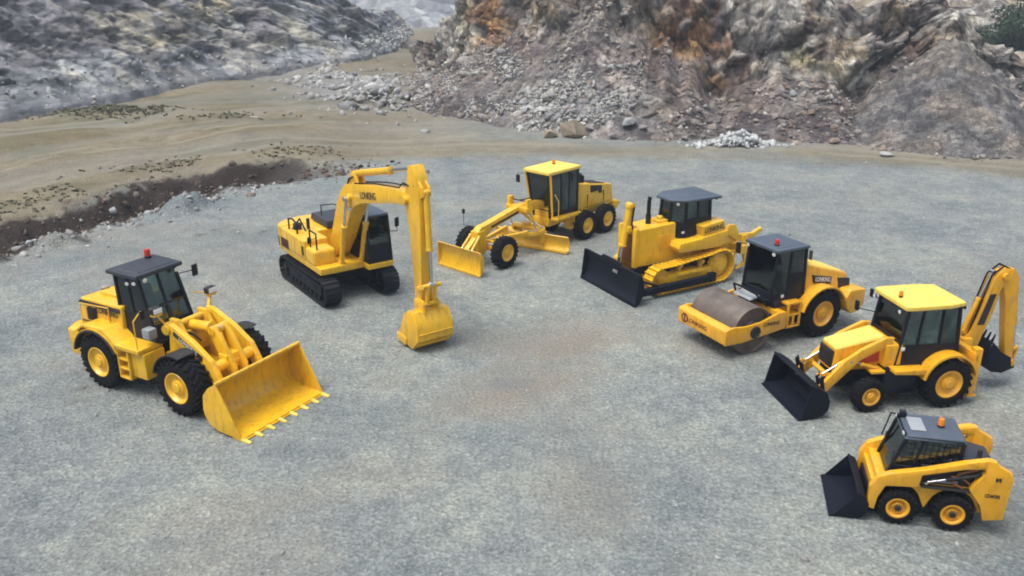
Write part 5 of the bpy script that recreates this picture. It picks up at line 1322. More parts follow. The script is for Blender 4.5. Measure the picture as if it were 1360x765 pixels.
# bulges, crags and cracks
d1 = fbm(PX*.22, PY*.22, PZ*.22, 4, 101)-.5
d2 = fbm(PX*.75+d1*2, PY*.75, PZ*.60, 5, 111, .55, True)-.62
d3 = fbm(PX*2.6, PY*2.6, PZ*2.2, 4, 121, .55)-.5
k1, cr1, id1 = blocks(PX, PY, PZ*1.0, 2.6, 3.4, 140)
k2, cr2, id2 = blocks(PX, PY, PZ, 1.05, 1.25, 150)
k3, cr3, id3 = blocks(PX, PY, PZ, .45, .5, 160)
disp = rockm*(d1*3.0+k1*1.0+k2*.42+k3*.15-cr1*.30-cr2*.15+d3*.15)+(1-rockm)*(d1*1.0+d3*.30+k3*.10+np.clip(k2, 0, 1)*.18)
disp *= sst(V, .0, .10)
PX = PX-Nn[:, 0][U]*disp; PY = PY-Nn[:, 1][U]*disp
PZ = PZ+disp*.30+rockm*(fbm(SS*.9, V*6, 0*V, 4, 131)-.5)*.9*sst(V, .05, .2)
cmask = np.zeros_like(PX)
# natural colours of the rock
c1 = fbm(PX*.18, PY*.18, PZ*.22, 5, 201); c2 = fbm(PX*.5, PY*.5, PZ*.5, 5, 211); c3 = fbm(PX*.85, PY*.85, PZ*.85, 4, 221, .55)
c4 = fbm(PX*.9, PY*.9, PZ*.25, 4, 231)
col = lerp_c((.135, .124, .112), (.37, .345, .295), sst(c2*.45+c3*.55, .38, .60))
col = lerp_c(col, np.array((.15, .13, .13)), sst(c1, .50, .62)*.6)
col = lerp_c(col, np.array((.36, .30, .19)), sst(c2, .49, .60)*.8)
col = lerp_c(col, np.array((.44, .44, .40)), sst(c3, .56, .68)*.8)
col = lerp_c(col, np.array((.060, .042, .034)), sst(1-c3, .56, .70)*.75)
g = lambda cx, rx, cz, rz: np.exp(-((PX-cx)/rx)**2-((PZ-cz)/rz)**2)
rust = np.clip(1.25*g(-1.8, 1.5, 6.8, 3.0)*sst(c2, .30, .5)+1.0*g(.2, 2.2, 4.6, 1.0)*sst(c2, .36, .5)+1.15*g(13.2, 3.4, 5.4, 3.2)*sst(c2, .26, .46)+.9*g(16.5, 2.5, 3.2, 1.4)*sst(c2, .36, .52)+.7*g(23.2, 1.0, 1.8, .9)+.6*g(-9.5, .9, 5, 4), 0, 1)
col = lerp_c(col, np.where((c3 > .52)[..., None], (.38, .225, .085), (.25, .115, .042)), np.clip(rust*1.15, 0, 1)*.9)
spur = np.clip(1.1*g(-5.6, .9, 8, 4.5), 0, 1)*sst(c2, .3, .46)
col = lerp_c(col, np.array((.45, .43, .38)), spur*.8)
yel = np.clip(g(21.4, 1.4, 4.6, 1.0)*1.1+.7*g(9, 2, 2.0, .8)*sst(c2, .45, .6), 0, 1)*sst(c3, .40, .55)
col = lerp_c(col, np.array((.42, .38, .22)), yel*.8)
brown = np.clip(1.1*g(28.6, 2.6, 5.4, 1.3)+.9*g(33.3, .9, 5.6, 1.4)+.55*g(26, 4, 8, 1.5), 0, 1)*sst(c2, .3, .5)
col = lerp_c(col, np.array((.085, .048, .036)), brown*.85)
scol = lerp_c((.085, .078, .076), (.19, .178, .165), sst(c3, .35, .65))
scol = lerp_c(scol, np.array((.118, .10, .10)), sst(c1, .45, .6)*.7)
scol = lerp_c(scol, np.array((.30, .30, .285)), np.clip(g(4.2, 4.2, 1.8, 2.4), 0, 1)*.8)
col = lerp_c(col, scol, np.clip(1-rockm, 0, 1)*.85)
col = lerp_c(col, lerp_c((.125, .112, .115), (.205, .195, .19), sst(c3, .35, .65)), cmask*.9)
shade_ = lambda k, a, b: (a+(b-a)*k)[..., None]
pale = rockm*sst(id1, .72, .80)*sst(c1, .40, .55)
col = lerp_c(col, np.array((.46, .45, .41)), pale*.65)
crackc = np.clip(cr1*.8+cr2*.5, 0, 1)*rockm  # cracks between the blocks coloured darker
col = lerp_c(col, np.array((.095, .070, .055)), crackc*.45)
foot = (1-sst(V, .02, .14))
col = lerp_c(col, np.array((.15, .115, .085)), foot*.5*sst(c2, .4, .6))
ROCK = rock_mat('quarry_rock', stretch=(1, 1, .75)); EARTH = rock_mat('tipped_spoil', 2.6, .35, .6, 1.0); FARROCK = rock_mat('far_slope', .22, .2, .3, .35)
cliff = grid_mesh('rock_face', PX, PY, PZ, {'tint': np.clip(col, .01, .75)}, ROCK, smooth=False)
tag(cliff, kind='structure')
RX, RY, RZ, RV, RROCK = PX.copy(), PY.copy(), PZ.copy(), V.copy(), rockm.copy()

# ---- spoil heaps dumped against the face
def spoil_heap(cx, cy, r, h, seed, ca, cb, label, skew=0.0):
    a_ = np.linspace(0, 2*PI, 141); q = np.linspace(0, 1.06, 70)
    A, Q = np.meshgrid(a_, q, indexing='ij')
    cr_ = np.cos(A); sr_ = np.sin(A)
    rr = r*Q*(1+.16*(fbm(cr_*1.3+seed, sr_*1.3, 0*A, 3, seed)-.5)*2)
    X_ = cx+cr_*rr+skew*(1-Q); Y_ = cy+sr_*rr
    prof_ = np.where(Q < .12, 1-.35*Q*Q/.12, 1-.021*0-(Q-.06)*1.03)
    Z_ = h*np.clip(prof_, -.1, 1)
    gul = fbm(cr_*3.2+seed, sr_*3.2, Q*.7, 4, seed+3, .5, True)-.6
    Z_ = Z_+(fbm(X_*.7, Y_*.7, 0*A, 5, seed+1)-.5)*.55*sst(Q, .0, .2)+gul*.5*sst(Q, .1, .5)+(fbm(X_*2.6, Y_*2.6, 0*A, 4, seed+7)-.5)*.38
    Z_[0] = Z_[-1]
    c_ = fbm(X_*1.5, Y_*1.5, Z_*1.5, 5, seed+2, .6); c0 = fbm(X_*.35, Y_*.35, Z_*.35, 4, seed+4)
    col_ = lerp_c(ca, cb, sst(c_*.6+c0*.4, .36, .62)); col_ = lerp_c(col_, np.array((.135, .115, .092)), sst(c0, .5, .64)*.6)
    o = grid_mesh('spoil_heap', X_, Y_, Z_-.1, {'tint': col_}, EARTH)
    return tag(o, label, 'spoil heap', 'spoil heaps against the rock face')
spoil_heap(30.6, 62.3, 8.2, 6.6, 7, (.075, .073, .073), (.15, .146, .14), 'conical heap of grey spoil tipped against the right end of the rock face')
spoil_heap(37.8, 60.6, 7.6, 4.9, 8, (.085, .083, .082), (.165, .162, .158), 'lower grey spoil heap to the right of the conical one')

# ---- left-hand rock face
LB = [(-130, 12), (-90, 32), (-62, 45), (-46, 53.5), (-38.0, 60.5), (-33.0, 71), (-29.5, 84), (-23, 97.5), (-16.5, 105), (-14, 118), (-16, 150)]
nU, nV = 640, 200
B, Nn, s = sheet(LB, nU, None)
bx, by = B[:, 0], B[:, 1]
tpar = np.arange(nU)/(nU-1)
Hs = np.interp(s-s[-1], [-300, -110, -70, -56, -50, -45, -38, -32, -20, 0], [34, 34, 34, 30, 20, 13, 8.5, 5.5, 4.5, 4])
vv = np.r_[np.linspace(0, .45, 150), np.linspace(.46, 1.5, 50)]
U, V = np.meshgrid(np.arange(nU), vv, indexing='ij')
H = Hs[U]; SS = s[U]
W0 = .95*H*V**.90*np.where(V > 1, 1+2*(V-1), 1)
Z0 = H*np.minimum(V, 1)
PX = bx[U]+Nn[:, 0][U]*W0; PY = by[U]+Nn[:, 1][U]*W0; PZ = Z0-.15
bed = (PZ*.36+SS*.16)                                    # dipping beds
d1 = fbm(PX*.10, PY*.10, PZ*.14, 4, 301)-.5
d2 = fbm(SS*.22+d1*2, bed*1.4, PZ*.25, 5, 311, .55, True)-.62
d3 = fbm(PX*1.0, PY*1.0, PZ*1.0, 5, 321, .6)-.5
led = np.abs(((bed*1.2+d1*2.5) % 1.0)-.5)-.25
k1, cr1, id1 = blocks(PX+PZ*.5, PY, bed*2.4, 4.6, 2.6, 340)
k2, cr2, id2 = blocks(PX+PZ*.5, PY, bed*2.4, 1.7, 1.0, 350)
k3, cr3, id3 = blocks(PX, PY, PZ, .8, .6, 360)
up = sst(PZ, .8, 3.5)
disp = (up*(d1*3.2+d2*.8+led*.9+k1*.7+k2*.28+k3*.1-cr1*.22-cr2*.1)+d3*(.35+.3*up))*sst(V*H, 0, 1.5)*sst(H, 1, 6)
PX = PX-Nn[:, 0][U]*disp; PY = PY-Nn[:, 1][U]*disp; PZ = PZ+disp*.4+.55-1.6*(1-sst(V*H, 0, .7))
c1 = fbm(PX*.07, PY*.07, PZ*.12, 5, 401); c2 = fbm(SS*.28, bed*1.3, PZ*.2, 5, 411); c3 = fbm(PX*.8, PY*.8, PZ*.8, 5, 421, .62); c4 = fbm(SS*.9, bed*3.2, 0*V, 4, 431)
col = lerp_c((.165, .178, .192), (.285, .298, .30), sst(c3*.45+c4*.55, .36, .60))
col = lerp_c(col, np.array((.165, .150, .160)), sst(c1, .48, .60)*.6)
col = lerp_c(col, np.array((.33, .315, .25)), sst(c2, .53, .66)*.65)
col = lerp_c(col, np.array((.10, .103, .112)), sst(1-c4, .57, .70)*.65)
col = lerp_c(col, np.array((.36, .365, .355)), sst(c3*.6+c2*.4, .57, .68)*.5)
gg = lambda cx, rx, cz, rz: np.exp(-((PX-cx)/rx)**2-((PZ-cz)/rz)**2)
yb = np.clip(gg(-31.5, 2.0, 7.2, 1.3)+.9*gg(-33.5, 1.2, 4.4, .8)+.6*gg(-35.5, 2.5, 6.2, 1.5)+.45*gg(-26, 3, 3.5, .8), 0, 1)*sst(c3, .38, .54)
col = lerp_c(col, np.array((.42, .365, .235)), yb*.85)
col = lerp_c(col, np.array((.085, .082, .085)), np.clip(cr1*.6+cr2*.4, 0, 1)*up*.6)
toe = (1-sst(PZ, .2, 2.6))
col = lerp_c(col, lerp_c((.15, .152, .162), (.235, .238, .242), sst(c3, .38, .62)), toe*.8)
cliff2 = grid_mesh('far_rock_face', PX, PY, PZ, {'tint': np.clip(col, .01, .75)}, rock_mat('pale_quarry_rock', .8, .3, .6, .45, (.55, .55, 1.5)), smooth=True)
tag(cliff2, kind='structure')
LX, LY, LZ, LV = PX.copy(), PY.copy(), PZ.copy(), V.copy()

# ---- far slopes beyond the gap and behind the crest on the right
def hillside(name, base, hgt, depth, n, seed, ca, cb):
    B, Nn, s = sheet(base, n, None)
    V = np.linspace(0, 1.3, 70); U, V = np.meshgrid(np.arange(n), V, indexing='ij')
    hh = np.asarray(np.interp(np.linspace(0, 1, n), np.linspace(0, 1, len(hgt)), hgt))[U]
    W0 = depth*V; Z0 = hh*np.sin(np.clip(V, 0, 1)*PI/2)**1.2-.4
    PX = B[:, 0][U]+Nn[:, 0][U]*W0; PY = B[:, 1][U]+Nn[:, 1][U]*W0
    d = (fbm(PX*.035, PY*.035, 0*PX, 5, seed)-.5)
    PZ = Z0+d*hh*.35*sst(V, 0, .2)+(fbm(PX*.2, PY*.2, 0*PX, 4, seed+5)-.5)*2*sst(V, 0, .2)
    c = fbm(PX*.06, PY*.06, PZ*.1, 5, seed+9)
    o = grid_mesh(name, PX, PY, PZ, {'tint': lerp_c(ca, cb, sst(c, .35, .65))}, FARROCK)
    return tag(o, kind='structure')
hillside('hill', [(-75, 190), (-30, 158), (0, 160), (30, 190), (60, 210)], (36, 40, 38, 30, 24), 70, 180, 601, (.15, .17, .19), (.22, .235, .245))
hillside('hill', [(-60, 300), (20, 300), (70, 230), (110, 190), (170, 150), (260, 110)], (46, 52, 46, 40, 40, 44), 170, 200, 651, (.105, .14, .165), (.15, .185, .205))

# ------------------------------------------------------------------ stones
def stone_verts(seed, n=13, flat=.7):
    """angular block: hull of a few random points"""
    r_ = np.random.RandomState(seed)
    p = r_.normal(size=(n, 3)); p /= np.linalg.norm(p, axis=1)[:, None]; p *= r_.uniform(.75, 1.1, (n, 1))
    p *= np.array([1.1, r_.uniform(.65, .95), flat*r_.uniform(.75, 1.1)])
    b = bmesh.new()
    for q in p: b.verts.new(q)
    h = bmesh.ops.convex_hull(b, input=b.verts)
    bmesh.ops.delete(b, geom=[e for e in h['geom_interior'] if isinstance(e, bmesh.types.BMVert)], context='VERTS')
    bmesh.ops.triangulate(b, faces=b.faces)
    b.verts.index_update()
    v = np.array([q.co[:] for q in b.verts]); f = np.array([[q.index for q in g_.verts] for g_ in b.faces]); b.free()
    return v, f

def stone_mat(name, cols, sc=3.0):
    m, N, L, P = new_mat(name)
    oi = N.new('ShaderNodeObjectInfo'); ge = N.new('ShaderNodeNewGeometry')
    ad = N.new('ShaderNodeMath'); ad.operation = 'ADD'; L.new(oi.outputs['Random'], ad.inputs[0]); L.new(ge.outputs['Random Per Island'], ad.inputs[1])
    fr = N.new('ShaderNodeMath'); fr.operation = 'FRACT'; L.new(ad.outputs[0], fr.inputs[0])
    base = ramp(N, L, fr.outputs[0], [(i/(len(cols)-1), c) for i, c in enumerate(cols)])
    s1 = nz(N, L, sc, 7, .7); c = mixc(N, L, .7, base, ramp(N, L, s1, [(.3, (.28, .27, .26)), (.5, (.5, .5, .5)), (.72, (.76, .76, .75))]), 'OVERLAY')
    L.new(c, P.inputs['Base Color']); P.inputs['Roughness'].default_value = .9; P.inputs['Specular IOR Level'].default_value = .25
    b = N.new('ShaderNodeBump'); b.inputs['Strength'].default_value = .8; b.inputs['Distance'].default_value = .06; L.new(s1, b.inputs['Height']); L.new(b.outputs[0], P.inputs['Normal'])
    return m
SM_PALE = stone_mat('pale_stone', [(.16, .16, .165), (.33, .335, .33), (.22, .21, .195), (.43, .43, .41), (.27, .26, .235), (.37, .375, .37), (.18, .165, .15)])
SM_WHITE = stone_mat('white_stone', [(.38, .40, .40), (.46, .47, .46), (.28, .285, .29)])
SM_TAN = stone_mat('tan_stone', [(.27, .225, .165), (.31, .265, .20)])
SM_MIX = stone_mat('mixed_stone', [(.13, .115, .11), (.21, .19, .175), (.30, .285, .26), (.20, .14, .10), (.40, .39, .36), (.15, .13, .14)])
SM_BROWN = stone_mat('brown_stone', [(.055, .036, .027), (.10, .068, .05), (.17, .145, .12), (.04, .03, .025)])

STONES = [stone_verts(900+i, 22, .75) for i in range(8)]
SMALL = [stone_verts(950+i, 11, .75) for i in range(8)]
STONE_ME = []
for i, (sv, sf) in enumerate(STONES):
    me = bpy.data.meshes.new('boulder'); me.from_pydata(sv.tolist(), [], sf.tolist()); STONE_ME.append(me)
rs = np.random.RandomState(5)

def boulder(x, y, z, sx, sy, sz, mat, label, group=None, k=None, rz=None):
    src = STONE_ME[rs.randint(8) if k is None else k]
    me = src.copy(); me.name = 'boulder'; me.materials.append(mat)
    o = link('boulder', me, None, (x, y, z))
    o.scale = (sx, sy, sz); o.rotation_euler = (rs.uniform(-.2, .2), rs.uniform(-.2, .2), rs.uniform(0, 6.28) if rz is None else rz)
    return tag(o, label, 'boulder', group)

def rubble(name, pts, sizes, mat, label=None):
    """one mesh of uncountable small stones lying at pts"""
    Vs, Fs, o = [], [], 0
    for p, r in zip(pts, sizes):
        v, f = SMALL[rs.randint(8)]
        a = rs.uniform(0, 6.28, 3); ca, sa = np.cos(a), np.sin(a)
        Rz = np.array([[ca[0], -sa[0], 0], [sa[0], ca[0], 0], [0, 0, 1]]); Rx = np.array([[1, 0, 0], [0, ca[1], -sa[1]], [0, sa[1], ca[1]]])
        Vs.append((v*r*rs.uniform(.75, 1.3, 3))@(Rz@Rx).T+p); Fs.append(f+o); o += len(v)
    me = bpy.data.meshes.new(name); V_ = np.vstack(Vs); F_ = np.vstack(Fs)
    me.vertices.add(len(V_)); me.vertices.foreach_set('co', V_.ravel())
    me.loops.add(F_.size); me.loops.foreach_set('vertex_index', F_.ravel())
    me.polygons.add(len(F_)); me.polygons.foreach_set('loop_start', np.arange(0, F_.size, 3)); me.polygons.foreach_set('loop_total', np.full(len(F_), 3))
    me.update(calc_edges=True); me.materials.append(mat)
    ob = link(name, me)
    return tag(ob, label, 'rubble', None, 'stuff')

# stones lying on the right-hand face: pick surface points by region
flat = np.stack([RX.ravel(), RY.ravel(), RZ.ravel()], 1); fv = RV.ravel()
def pick(mask, n):
    i = np.flatnonzero(mask); i = i[rs.randint(0, len(i), n)]
    return flat[i]+rs.normal(0, .05, (n, 3))
fx, fz = flat[:, 0], flat[:, 2]
low = (fv < .7)
cl = fbm(flat[:, 0]*.35, flat[:, 1]*.35, flat[:, 2]*.35, 4, 77)
p1 = pick(low & (fx > -2) & (fx < 9.5) & (fz < 4.4) & (cl > .51), 1200)
p1b = pick(low & (fx > 1) & (fx < 8.5) & (fz < 2.6) & (cl > .46), 600)
rubble('rubble', np.vstack([p1, p1b]), np.r_[rs.gamma(1.5, .055, 1200)+.035, rs.gamma(1.5, .065, 600)+.04], SM_PALE, 'pale grey rock rubble spilled down the slope behind the motor grader')
p2 = pick(low & (fx > -11) & (fx < 42) & (cl > .47), 3200)
p1c = pick(low & (fx > -10) & (fx < 0) & (fz < 5) & (np.abs(((flat[:, 0]*.5+flat[:, 2]*.9) % 2.2)-1.1) < .5) & (cl > .4), 900)
rubble('rubble', p1c, rs.gamma(1.8, .055, 900)+.04, SM_PALE, 'grey stones in streaks down the purplish slope left of the pale rubble')
rubble('scree', p2, rs.gamma(1.6, .065, 3200)+.04, SM_MIX, 'mixed brown and grey stones strewn over the rock slope')
# rubble spread at the mouth of the gap
n = 1500; x = rs.normal(-14.5, 3.4, n); y = 84+rs.normal(0, 6.0, n)+(x+14.5)*-1.0
keep = (fbm(x*.4, y*.4, 0*x, 3, 88) > .44); x, y = x[keep], y[keep]
z = ground_z(x, y)[0]+np.exp(-((x+11.5)/2.5)**2-((y-78)/5)**2)*.8
rubble('rubble', np.stack([x, y, z], 1), rs.gamma(2.5, .085, len(x))+.06, SM_PALE, 'pale grey rubble spread on the dirt at the mouth of the gap')
n = 420; x = rs.normal(15.2, 1.25, n); y = 57.7+rs.normal(0, .45, n); hmax = .95*np.exp(-((x-15.2)/1.6)**2-((y-57.7)/.8)**2)
rubble('rubble', np.stack([x, y, hmax*rs.uniform(.3, 1, n)], 1), rs.gamma(4, .035, n)+.07, SM_WHITE, 'small heap of white rock rubble at the foot of the rock face')
# broken earth along the bank
n = 700; t_ = rs.uniform(0, 1, n); bp, _ = resample(BANK[1:7], 400); q = bp[(t_*399).astype(int)]
x = q[:, 0]+rs.normal(.3, 1.1, n); y = q[:, 1]+rs.normal(-.4, 1.1, n)
z = ground_z(x, y)[0]
rubble('rubble', np.stack([x, y, z], 1), rs.gamma(2, .05, n)+.03, SM_BROWN, 'brown clods and stones along the bank between gravel and dirt road')
n = 500; t_ = rs.uniform(0, .75, n); q = bp[(t_*399).astype(int)]
x = q[:, 0]+rs.normal(1.6, 1.0, n); y = q[:, 1]+rs.normal(-1.6, 1.0, n); z = ground_z(x, y)[0]
rubble('rubble', np.stack([x, y, z], 1), rs.gamma(2, .05, n)+.03, SM_PALE, 'pale stones on the gravel edge above the brown bank')
# loose stones on the gravel and the dirt
n = 6500; y = 10.5+44*rs.uniform(0, 1, n)**1.6; x = rs.uniform(-1, 1, n)*(y*.62+5); z = ground_z(x, y)[0]
rubble('gravel', np.stack([x, y, z+.005], 1), rs.gamma(1.6, .010, n)+.010, SM_PALE, 'loose stones lying on the grey gravel floor')
fl = np.stack([LX.ravel(), LY.ravel(), LZ.ravel()], 1)
i = np.flatnonzero((LZ.ravel() < 3.2) & (LX.ravel() > -60)); i = i[rs.randint(0, len(i), 1400)]
rubble('scree', fl[i]+rs.normal(0, .1, (1400, 3)), rs.gamma(2, .075, 1400)+.05, SM_PALE, 'grey stones fallen along the foot of the left rock slope')

n = 900; a_ = rs.uniform(2.6, 6.6, n); q_ = np.where(rs.uniform(0, 1, n) < .55, rs.normal(1.0, .07, n), rs.uniform(.25, 1, n)); hx, hr, hh = 30.6, 8.2, 6.6
sel = rs.uniform(0, 1, n) < .6
hx = np.where(sel, 30.6, 37.8); hy = np.where(sel, 62.3, 60.6); hr = np.where(sel, 8.2, 7.6); hh = np.where(sel, 6.6, 4.9)
rubble('scree', np.stack([hx+np.cos(a_)*hr*q_, hy+np.sin(a_)*hr*q_, np.maximum(hh*(1-q_)*1.0, 0)+.06], 1), rs.gamma(1.5, .06, n)+.04, SM_MIX, 'stones rolled down the grey spoil heaps')
# single boulders
def surf(x, y):
    d = (RX-x)**2+(RY-y)**2; k = np.argmin(d); return RZ.ravel()[k]
def at(px, py, zz=0.0):
    a, b = (px-680)/1150, (382.5-py)/1150
    c, s_ = math.cos(R(20.547)), math.sin(R(20.547))
    d = Vector((a, c+b*s_, -s_+b*c)); t = (zz-11.433)/d.z
    return Vector((0, 0, 11.433))+d*t
HEAP = 'boulders of the rubble at the foot of the rock slope'
boulder(4.5, 60.6, .60, 1.15, .9, 1.05, SM_TAN, 'large tan boulder at the foot of the slope behind the grader, biggest of them all', HEAP, 1, .2)
boulder(2.6, 60.4, .25, .70, .5, .55, SM_TAN, 'medium tan boulder just left of the largest tan boulder', HEAP, 3, .5)
boulder(28.0, 55.6, .05, 1.15, .5, .18, SM_WHITE, 'flat white rock slab on the ground below the grey spoil heap', HEAP, 2, .1)
boulder(23.6, 54.2, .12, .50, .4, .28, SM_PALE, 'lone pale rock lying on the gravel in front of the rock slope', HEAP, 4)
boulder(-20.0, 66.3, .35, .95, .6, .55, SM_WHITE, 'white rock lying alone on the dirt road', 'rocks on the dirt road', 0)
boulder(-18.7, 66.0, .2, .6, .45, .35, SM_PALE, 'small grey rock beside the white rock on the dirt road', 'rocks on the dirt road', 5)
for (x, dz, sx, lab) in ((20.2, 2.6, .50, 'white rock caught on the brown slope above the white rubble heap'), (31.4, 4.0, .42, 'white rock on the upper flank of the conical grey spoil heap'), (30.2, 1.1, .5, 'pale rock low on the front of the conical grey spoil heap')):
    k = np.argmin((RX-x)**2+4*(RZ-dz)**2+(RV > 1)*1e6); p = flat[k]
    boulder(p[0], p[1]-.15, p[2]+.08, sx, sx*.7, sx*.75, SM_WHITE, lab, HEAP)
mk = low & (fx > .5) & (fx < 8.5) & (fz < 2.4)
for p in pick(mk, 46):
    r = rs.gamma(4, .055)+.12
    boulder(p[0], p[1]-.1, p[2]+r*.25, r, r*rs.uniform(.7, 1), r*rs.uniform(.7, 1), SM_PALE, 'pale grey boulder among the rubble at the foot of the slope behind the grader', HEAP)
mk = low & (fx > 9) & (fx < 38) & (fz < 1.6)
for p in pick(mk, 44):
    r = rs.gamma(5, .05)+.10
    boulder(p[0], p[1]-.1, p[2]+r*.2, r, r*rs.uniform(.7, 1), r*rs.uniform(.7, 1), SM_MIX, 'brownish boulder fallen at the foot of the rock face behind the machines', HEAP)
for k in range(26):
    x = rs.uniform(-21, -9); y = 84-(x+14.5)+rs.normal(0, 3.5); r = rs.gamma(5, .06)+.15
    boulder(x, y, float(ground_z(np.array([x]), np.array([y]))[0][0])+r*.3, r, r*.8, r*.8, SM_PALE, 'pale boulder in the rubble at the mouth of the quarry gap', 'boulders at the mouth of the gap')

# ------------------------------------------------------------------ weeds on the low mound and along the dirt road
def leaf_mat(name, a, b):
    m, N, L, P = new_mat(name)
    ge = N.new('ShaderNodeNewGeometry')
    c = ramp(N, L, ge.outputs['Random Per Island'], [(0, a), (1, b)])
    L.new(c, P.inputs['Base Color']); P.inputs['Roughness'].default_value = .65; P.inputs['Specular IOR Level'].default_value = .25
    return m
def tufts(name, pts, h, mat, label):
    V_, F_ = [], []
    for p in pts:
        for k in range(rs.randint(4, 8)):
            a = rs.uniform(0, 6.28); l = h*rs.uniform(.5, 1.2); d = np.array([math.cos(a), math.sin(a), 0]); sd_ = np.array([-d[1], d[0], 0])*.035*rs.uniform(.6, 1.6)
            b0 = p+d*rs.uniform(0, .12); mid_ = b0+d*l*.25+np.array([0, 0, l*.7]); tip = b0+d*l*.7+np.array([0, 0, l*.85])
            i = len(V_); V_ += [b0-sd_, b0+sd_, mid_+sd_*1.3, mid_-sd_*1.3, tip]; F_ += [(i, i+1, i+2, i+3), (i+3, i+2, i+4)]
    me = bpy.data.meshes.new(name); me.from_pydata([tuple(q) for q in V_], [], F_); me.materials.append(mat)
    return tag(link(name, me), label, 'weeds', None, 'stuff')
WEED = leaf_mat('weeds', (.095, .095, .055), (.20, .18, .115))
n = 900; x = rs.normal(-29, 4.2, n); y = rs.normal(66.5, 1.1, n); k = fbm(x*.5, y*.5, 0*x, 4, 51) > .42; x, y = x[k], y[k]
tufts('weeds', np.stack([x, y, ground_z(x, y)[0]-.02], 1), .16, WEED, 'dull green weeds on the low mound below the left rock slope')
n = 600; t_ = rs.uniform(0, 1, n); bp2, _ = resample([(-31, 29), (-23.5, 35.5), (-20.5, 40.5), (-17.5, 46.3), (-13, 50), (-8, 51.6)], 300); q = bp2[(t_*299).astype(int)]
x = q[:, 0]-2.6+rs.normal(0, 1.1, n); y = q[:, 1]+2.6+rs.normal(0, 1.1, n); k = fbm(x*.35, y*.35, 0*x, 4, 53) > .52; x, y = x[k], y[k]
tufts('weeds', np.stack([x, y, ground_z(x, y)[0]-.02], 1), .12, WEED, 'sparse weeds along the edge of the dirt road')

# ------------------------------------------------------------------ tree on the crest
def tree(x, y, z, h, cr, label, seed):
    r_ = np.random.RandomState(seed)
    t = empty('tree', None, (x, y, z)); tag(t, label, 'tree')
    m = MB(); m.tube((0, 0, -.5), (.15, 0, h*.45), .22, .14, 10)
    tips = []
    for k in range(9):
        a = r_.uniform(0, 6.28); e = r_.uniform(.35, 1.0); p = Vector((.05*k*.2, 0, h*(.18+.03*k)))
        q = p+Vector((math.cos(a)*cr*.7, math.sin(a)*cr*.7, h*.42*e)); m.tube(p, q, .09, .03, 7); tips.append(q)
    m.build('trunk', painted('tree_bark', (.05, .04, .03), rough=.9, coat=0), t)
    V_, F_ = [], []
    cl_ = [np.array([r_.normal(0, cr*.42), r_.normal(0, cr*.42), h*r_.uniform(.22, .95)]) for _ in range(46)]
    cl_ += [np.array(q[:]) for q in tips]
    for c in cl_:
        f = 1-abs(c[2]/h-.5)*1.0
        c[:2] *= f*1.15
        rad = cr*r_.uniform(.18, .34)
        for k in range(190):
            d = r_.normal(size=3); d /= np.linalg.norm(d); p = c+d*rad*r_.uniform(.45, 1.0)**.5*np.array([1, 1, .75])
            s1 = r_.normal(size=3); s1 /= np.linalg.norm(s1); s2 = np.cross(s1, d+.01); s2 /= np.linalg.norm(s2)
            l = .17*r_.uniform(.6, 1.3); i = len(V_)
            V_ += [p-s1*l, p+s2*l*.45, p+s1*l, p-s2*l*.45]; F_.append((i, i+1, i+2, i+3))
    me = bpy.data.meshes.new('crown'); me.from_pydata([tuple(q) for q in V_], [], F_); me.materials.append(leaf_mat('tree_leaves', (.018, .040, .022), (.055, .085, .045)))
    link('crown', me, t)
    return t
tree(48.5, 84, 2.2, 7.6, 3.9, 'dark green tree growing on the crest behind the spoil heaps', 3)

# ------------------------------------------------------------------ the hazy air of the quarry
def haze():
    m = MB(); m.box(-420, 420, -45, 520, -8, 120, 0)
    mt = bpy.data.materials.new('haze_air'); mt.use_nodes = True
    N, L = mt.node_tree.nodes, mt.node_tree.links; N.clear()
    out = N.new('ShaderNodeOutputMaterial'); vp = N.new('ShaderNodeVolumePrincipled')
    vp.inputs['Color'].default_value = (.76, .88, 1, 1); vp.inputs['Density'].default_value = HAZE; vp.inputs['Anisotropy'].default_value = .3
    L.new(vp.outputs[0], out.inputs['Volume'])
    return tag(m.build('haze', mt), kind='stuff')
HAZE = .0012
if HAZE: haze()
# ================================================================== camera, light, render settings
cam_d = bpy.data.cameras.new('camera'); cam = bpy.data.objects.new('camera', cam_d); COL.objects.link(cam)
cam_d.sensor_width = 36; cam_d.lens = 36*1150/1360
cam_d.clip_start = .1; cam_d.clip_end = 3000
cam.location = (0, 0, 11.433); cam.rotation_euler = (R(90-20.547), 0, 0)
scene.camera = cam

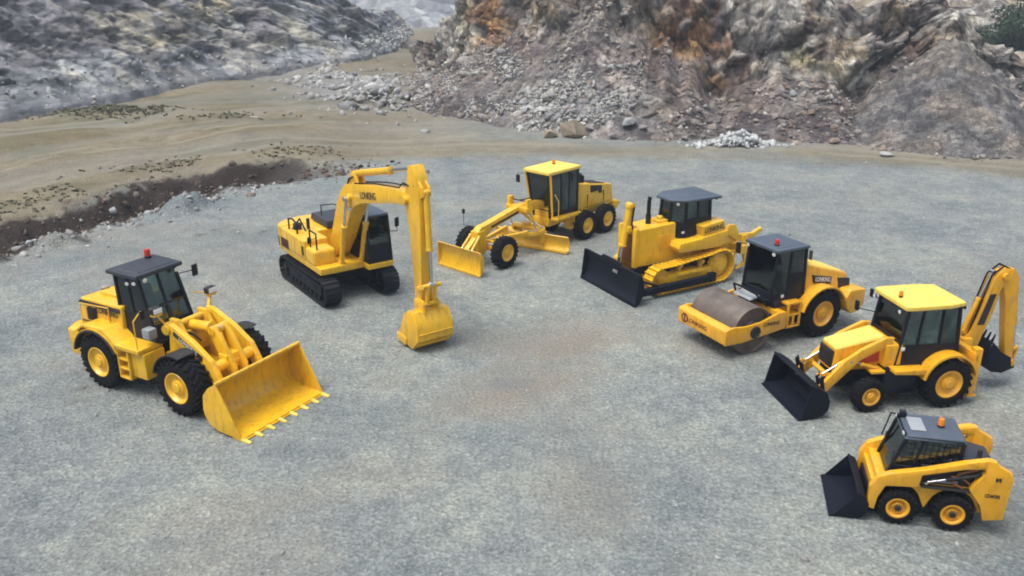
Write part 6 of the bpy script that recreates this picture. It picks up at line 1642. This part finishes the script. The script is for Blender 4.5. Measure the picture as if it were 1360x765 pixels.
SUN_EL, SUN_AZ = 68, -118       # azimuth from +Y towards +X: high, behind the viewer on the left
w = bpy.data.worlds.new('World'); scene.world = w; w.use_nodes = True
N, L = w.node_tree.nodes, w.node_tree.links
bg = N['Background']
sky = N.new('ShaderNodeTexSky'); sky.sky_type = 'NISHITA'; sky.sun_disc = False
sky.sun_elevation = R(SUN_EL); sky.sun_rotation = R(SUN_AZ)
sky.air_density = 1.0; sky.dust_density = 4.0; sky.ozone_density = 1.0
hs = N.new('ShaderNodeHueSaturation'); hs.inputs['Saturation'].default_value = .55
L.new(sky.outputs[0], hs.inputs['Color'])
# overcast: the sky is brighter overhead than at the horizon
tcw = N.new('ShaderNodeTexCoord'); sxyz = N.new('ShaderNodeSeparateXYZ'); L.new(tcw.outputs['Generated'], sxyz.inputs[0])
mr = N.new('ShaderNodeMapRange'); mr.inputs['From Min'].default_value = -.05; mr.inputs['From Max'].default_value = 1; mr.inputs['To Min'].default_value = .42; mr.inputs['To Max'].default_value = 1.75
L.new(sxyz.outputs['Z'], mr.inputs['Value'])
vm = N.new('ShaderNodeVectorMath'); vm.operation = 'SCALE'; L.new(hs.outputs[0], vm.inputs[0]); L.new(mr.outputs[0], vm.inputs['Scale'])
L.new(vm.outputs[0], bg.inputs['Color'])
bg.inputs['Strength'].default_value = .14
sd = bpy.data.lights.new('sun', 'SUN'); sun = bpy.data.objects.new('sun', sd); COL.objects.link(sun)
sd.energy = 1.5; sd.angle = R(30); sd.color = (1, .97, .92)
el, az = R(SUN_EL), R(SUN_AZ)
dirv = Vector((math.sin(az)*math.cos(el), math.cos(az)*math.cos(el), math.sin(el)))
sun.rotation_euler = dirv.to_track_quat('Z', 'Y').to_euler()
sun.location = (0, 0, 60)

vs = scene.view_settings
vs.view_transform = 'Standard'; vs.look = 'None'; vs.exposure = 0.52; vs.gamma = 1; vs.use_curve_mapping = False
scene.render.engine = 'CYCLES'
scene.cycles.use_denoising = True
scene.cycles.max_bounces = 6; scene.cycles.transparent_max_bounces = 12; scene.cycles.diffuse_bounces = 3; scene.cycles.glossy_bounces = 3
scene.cycles.filter_width = 1.9
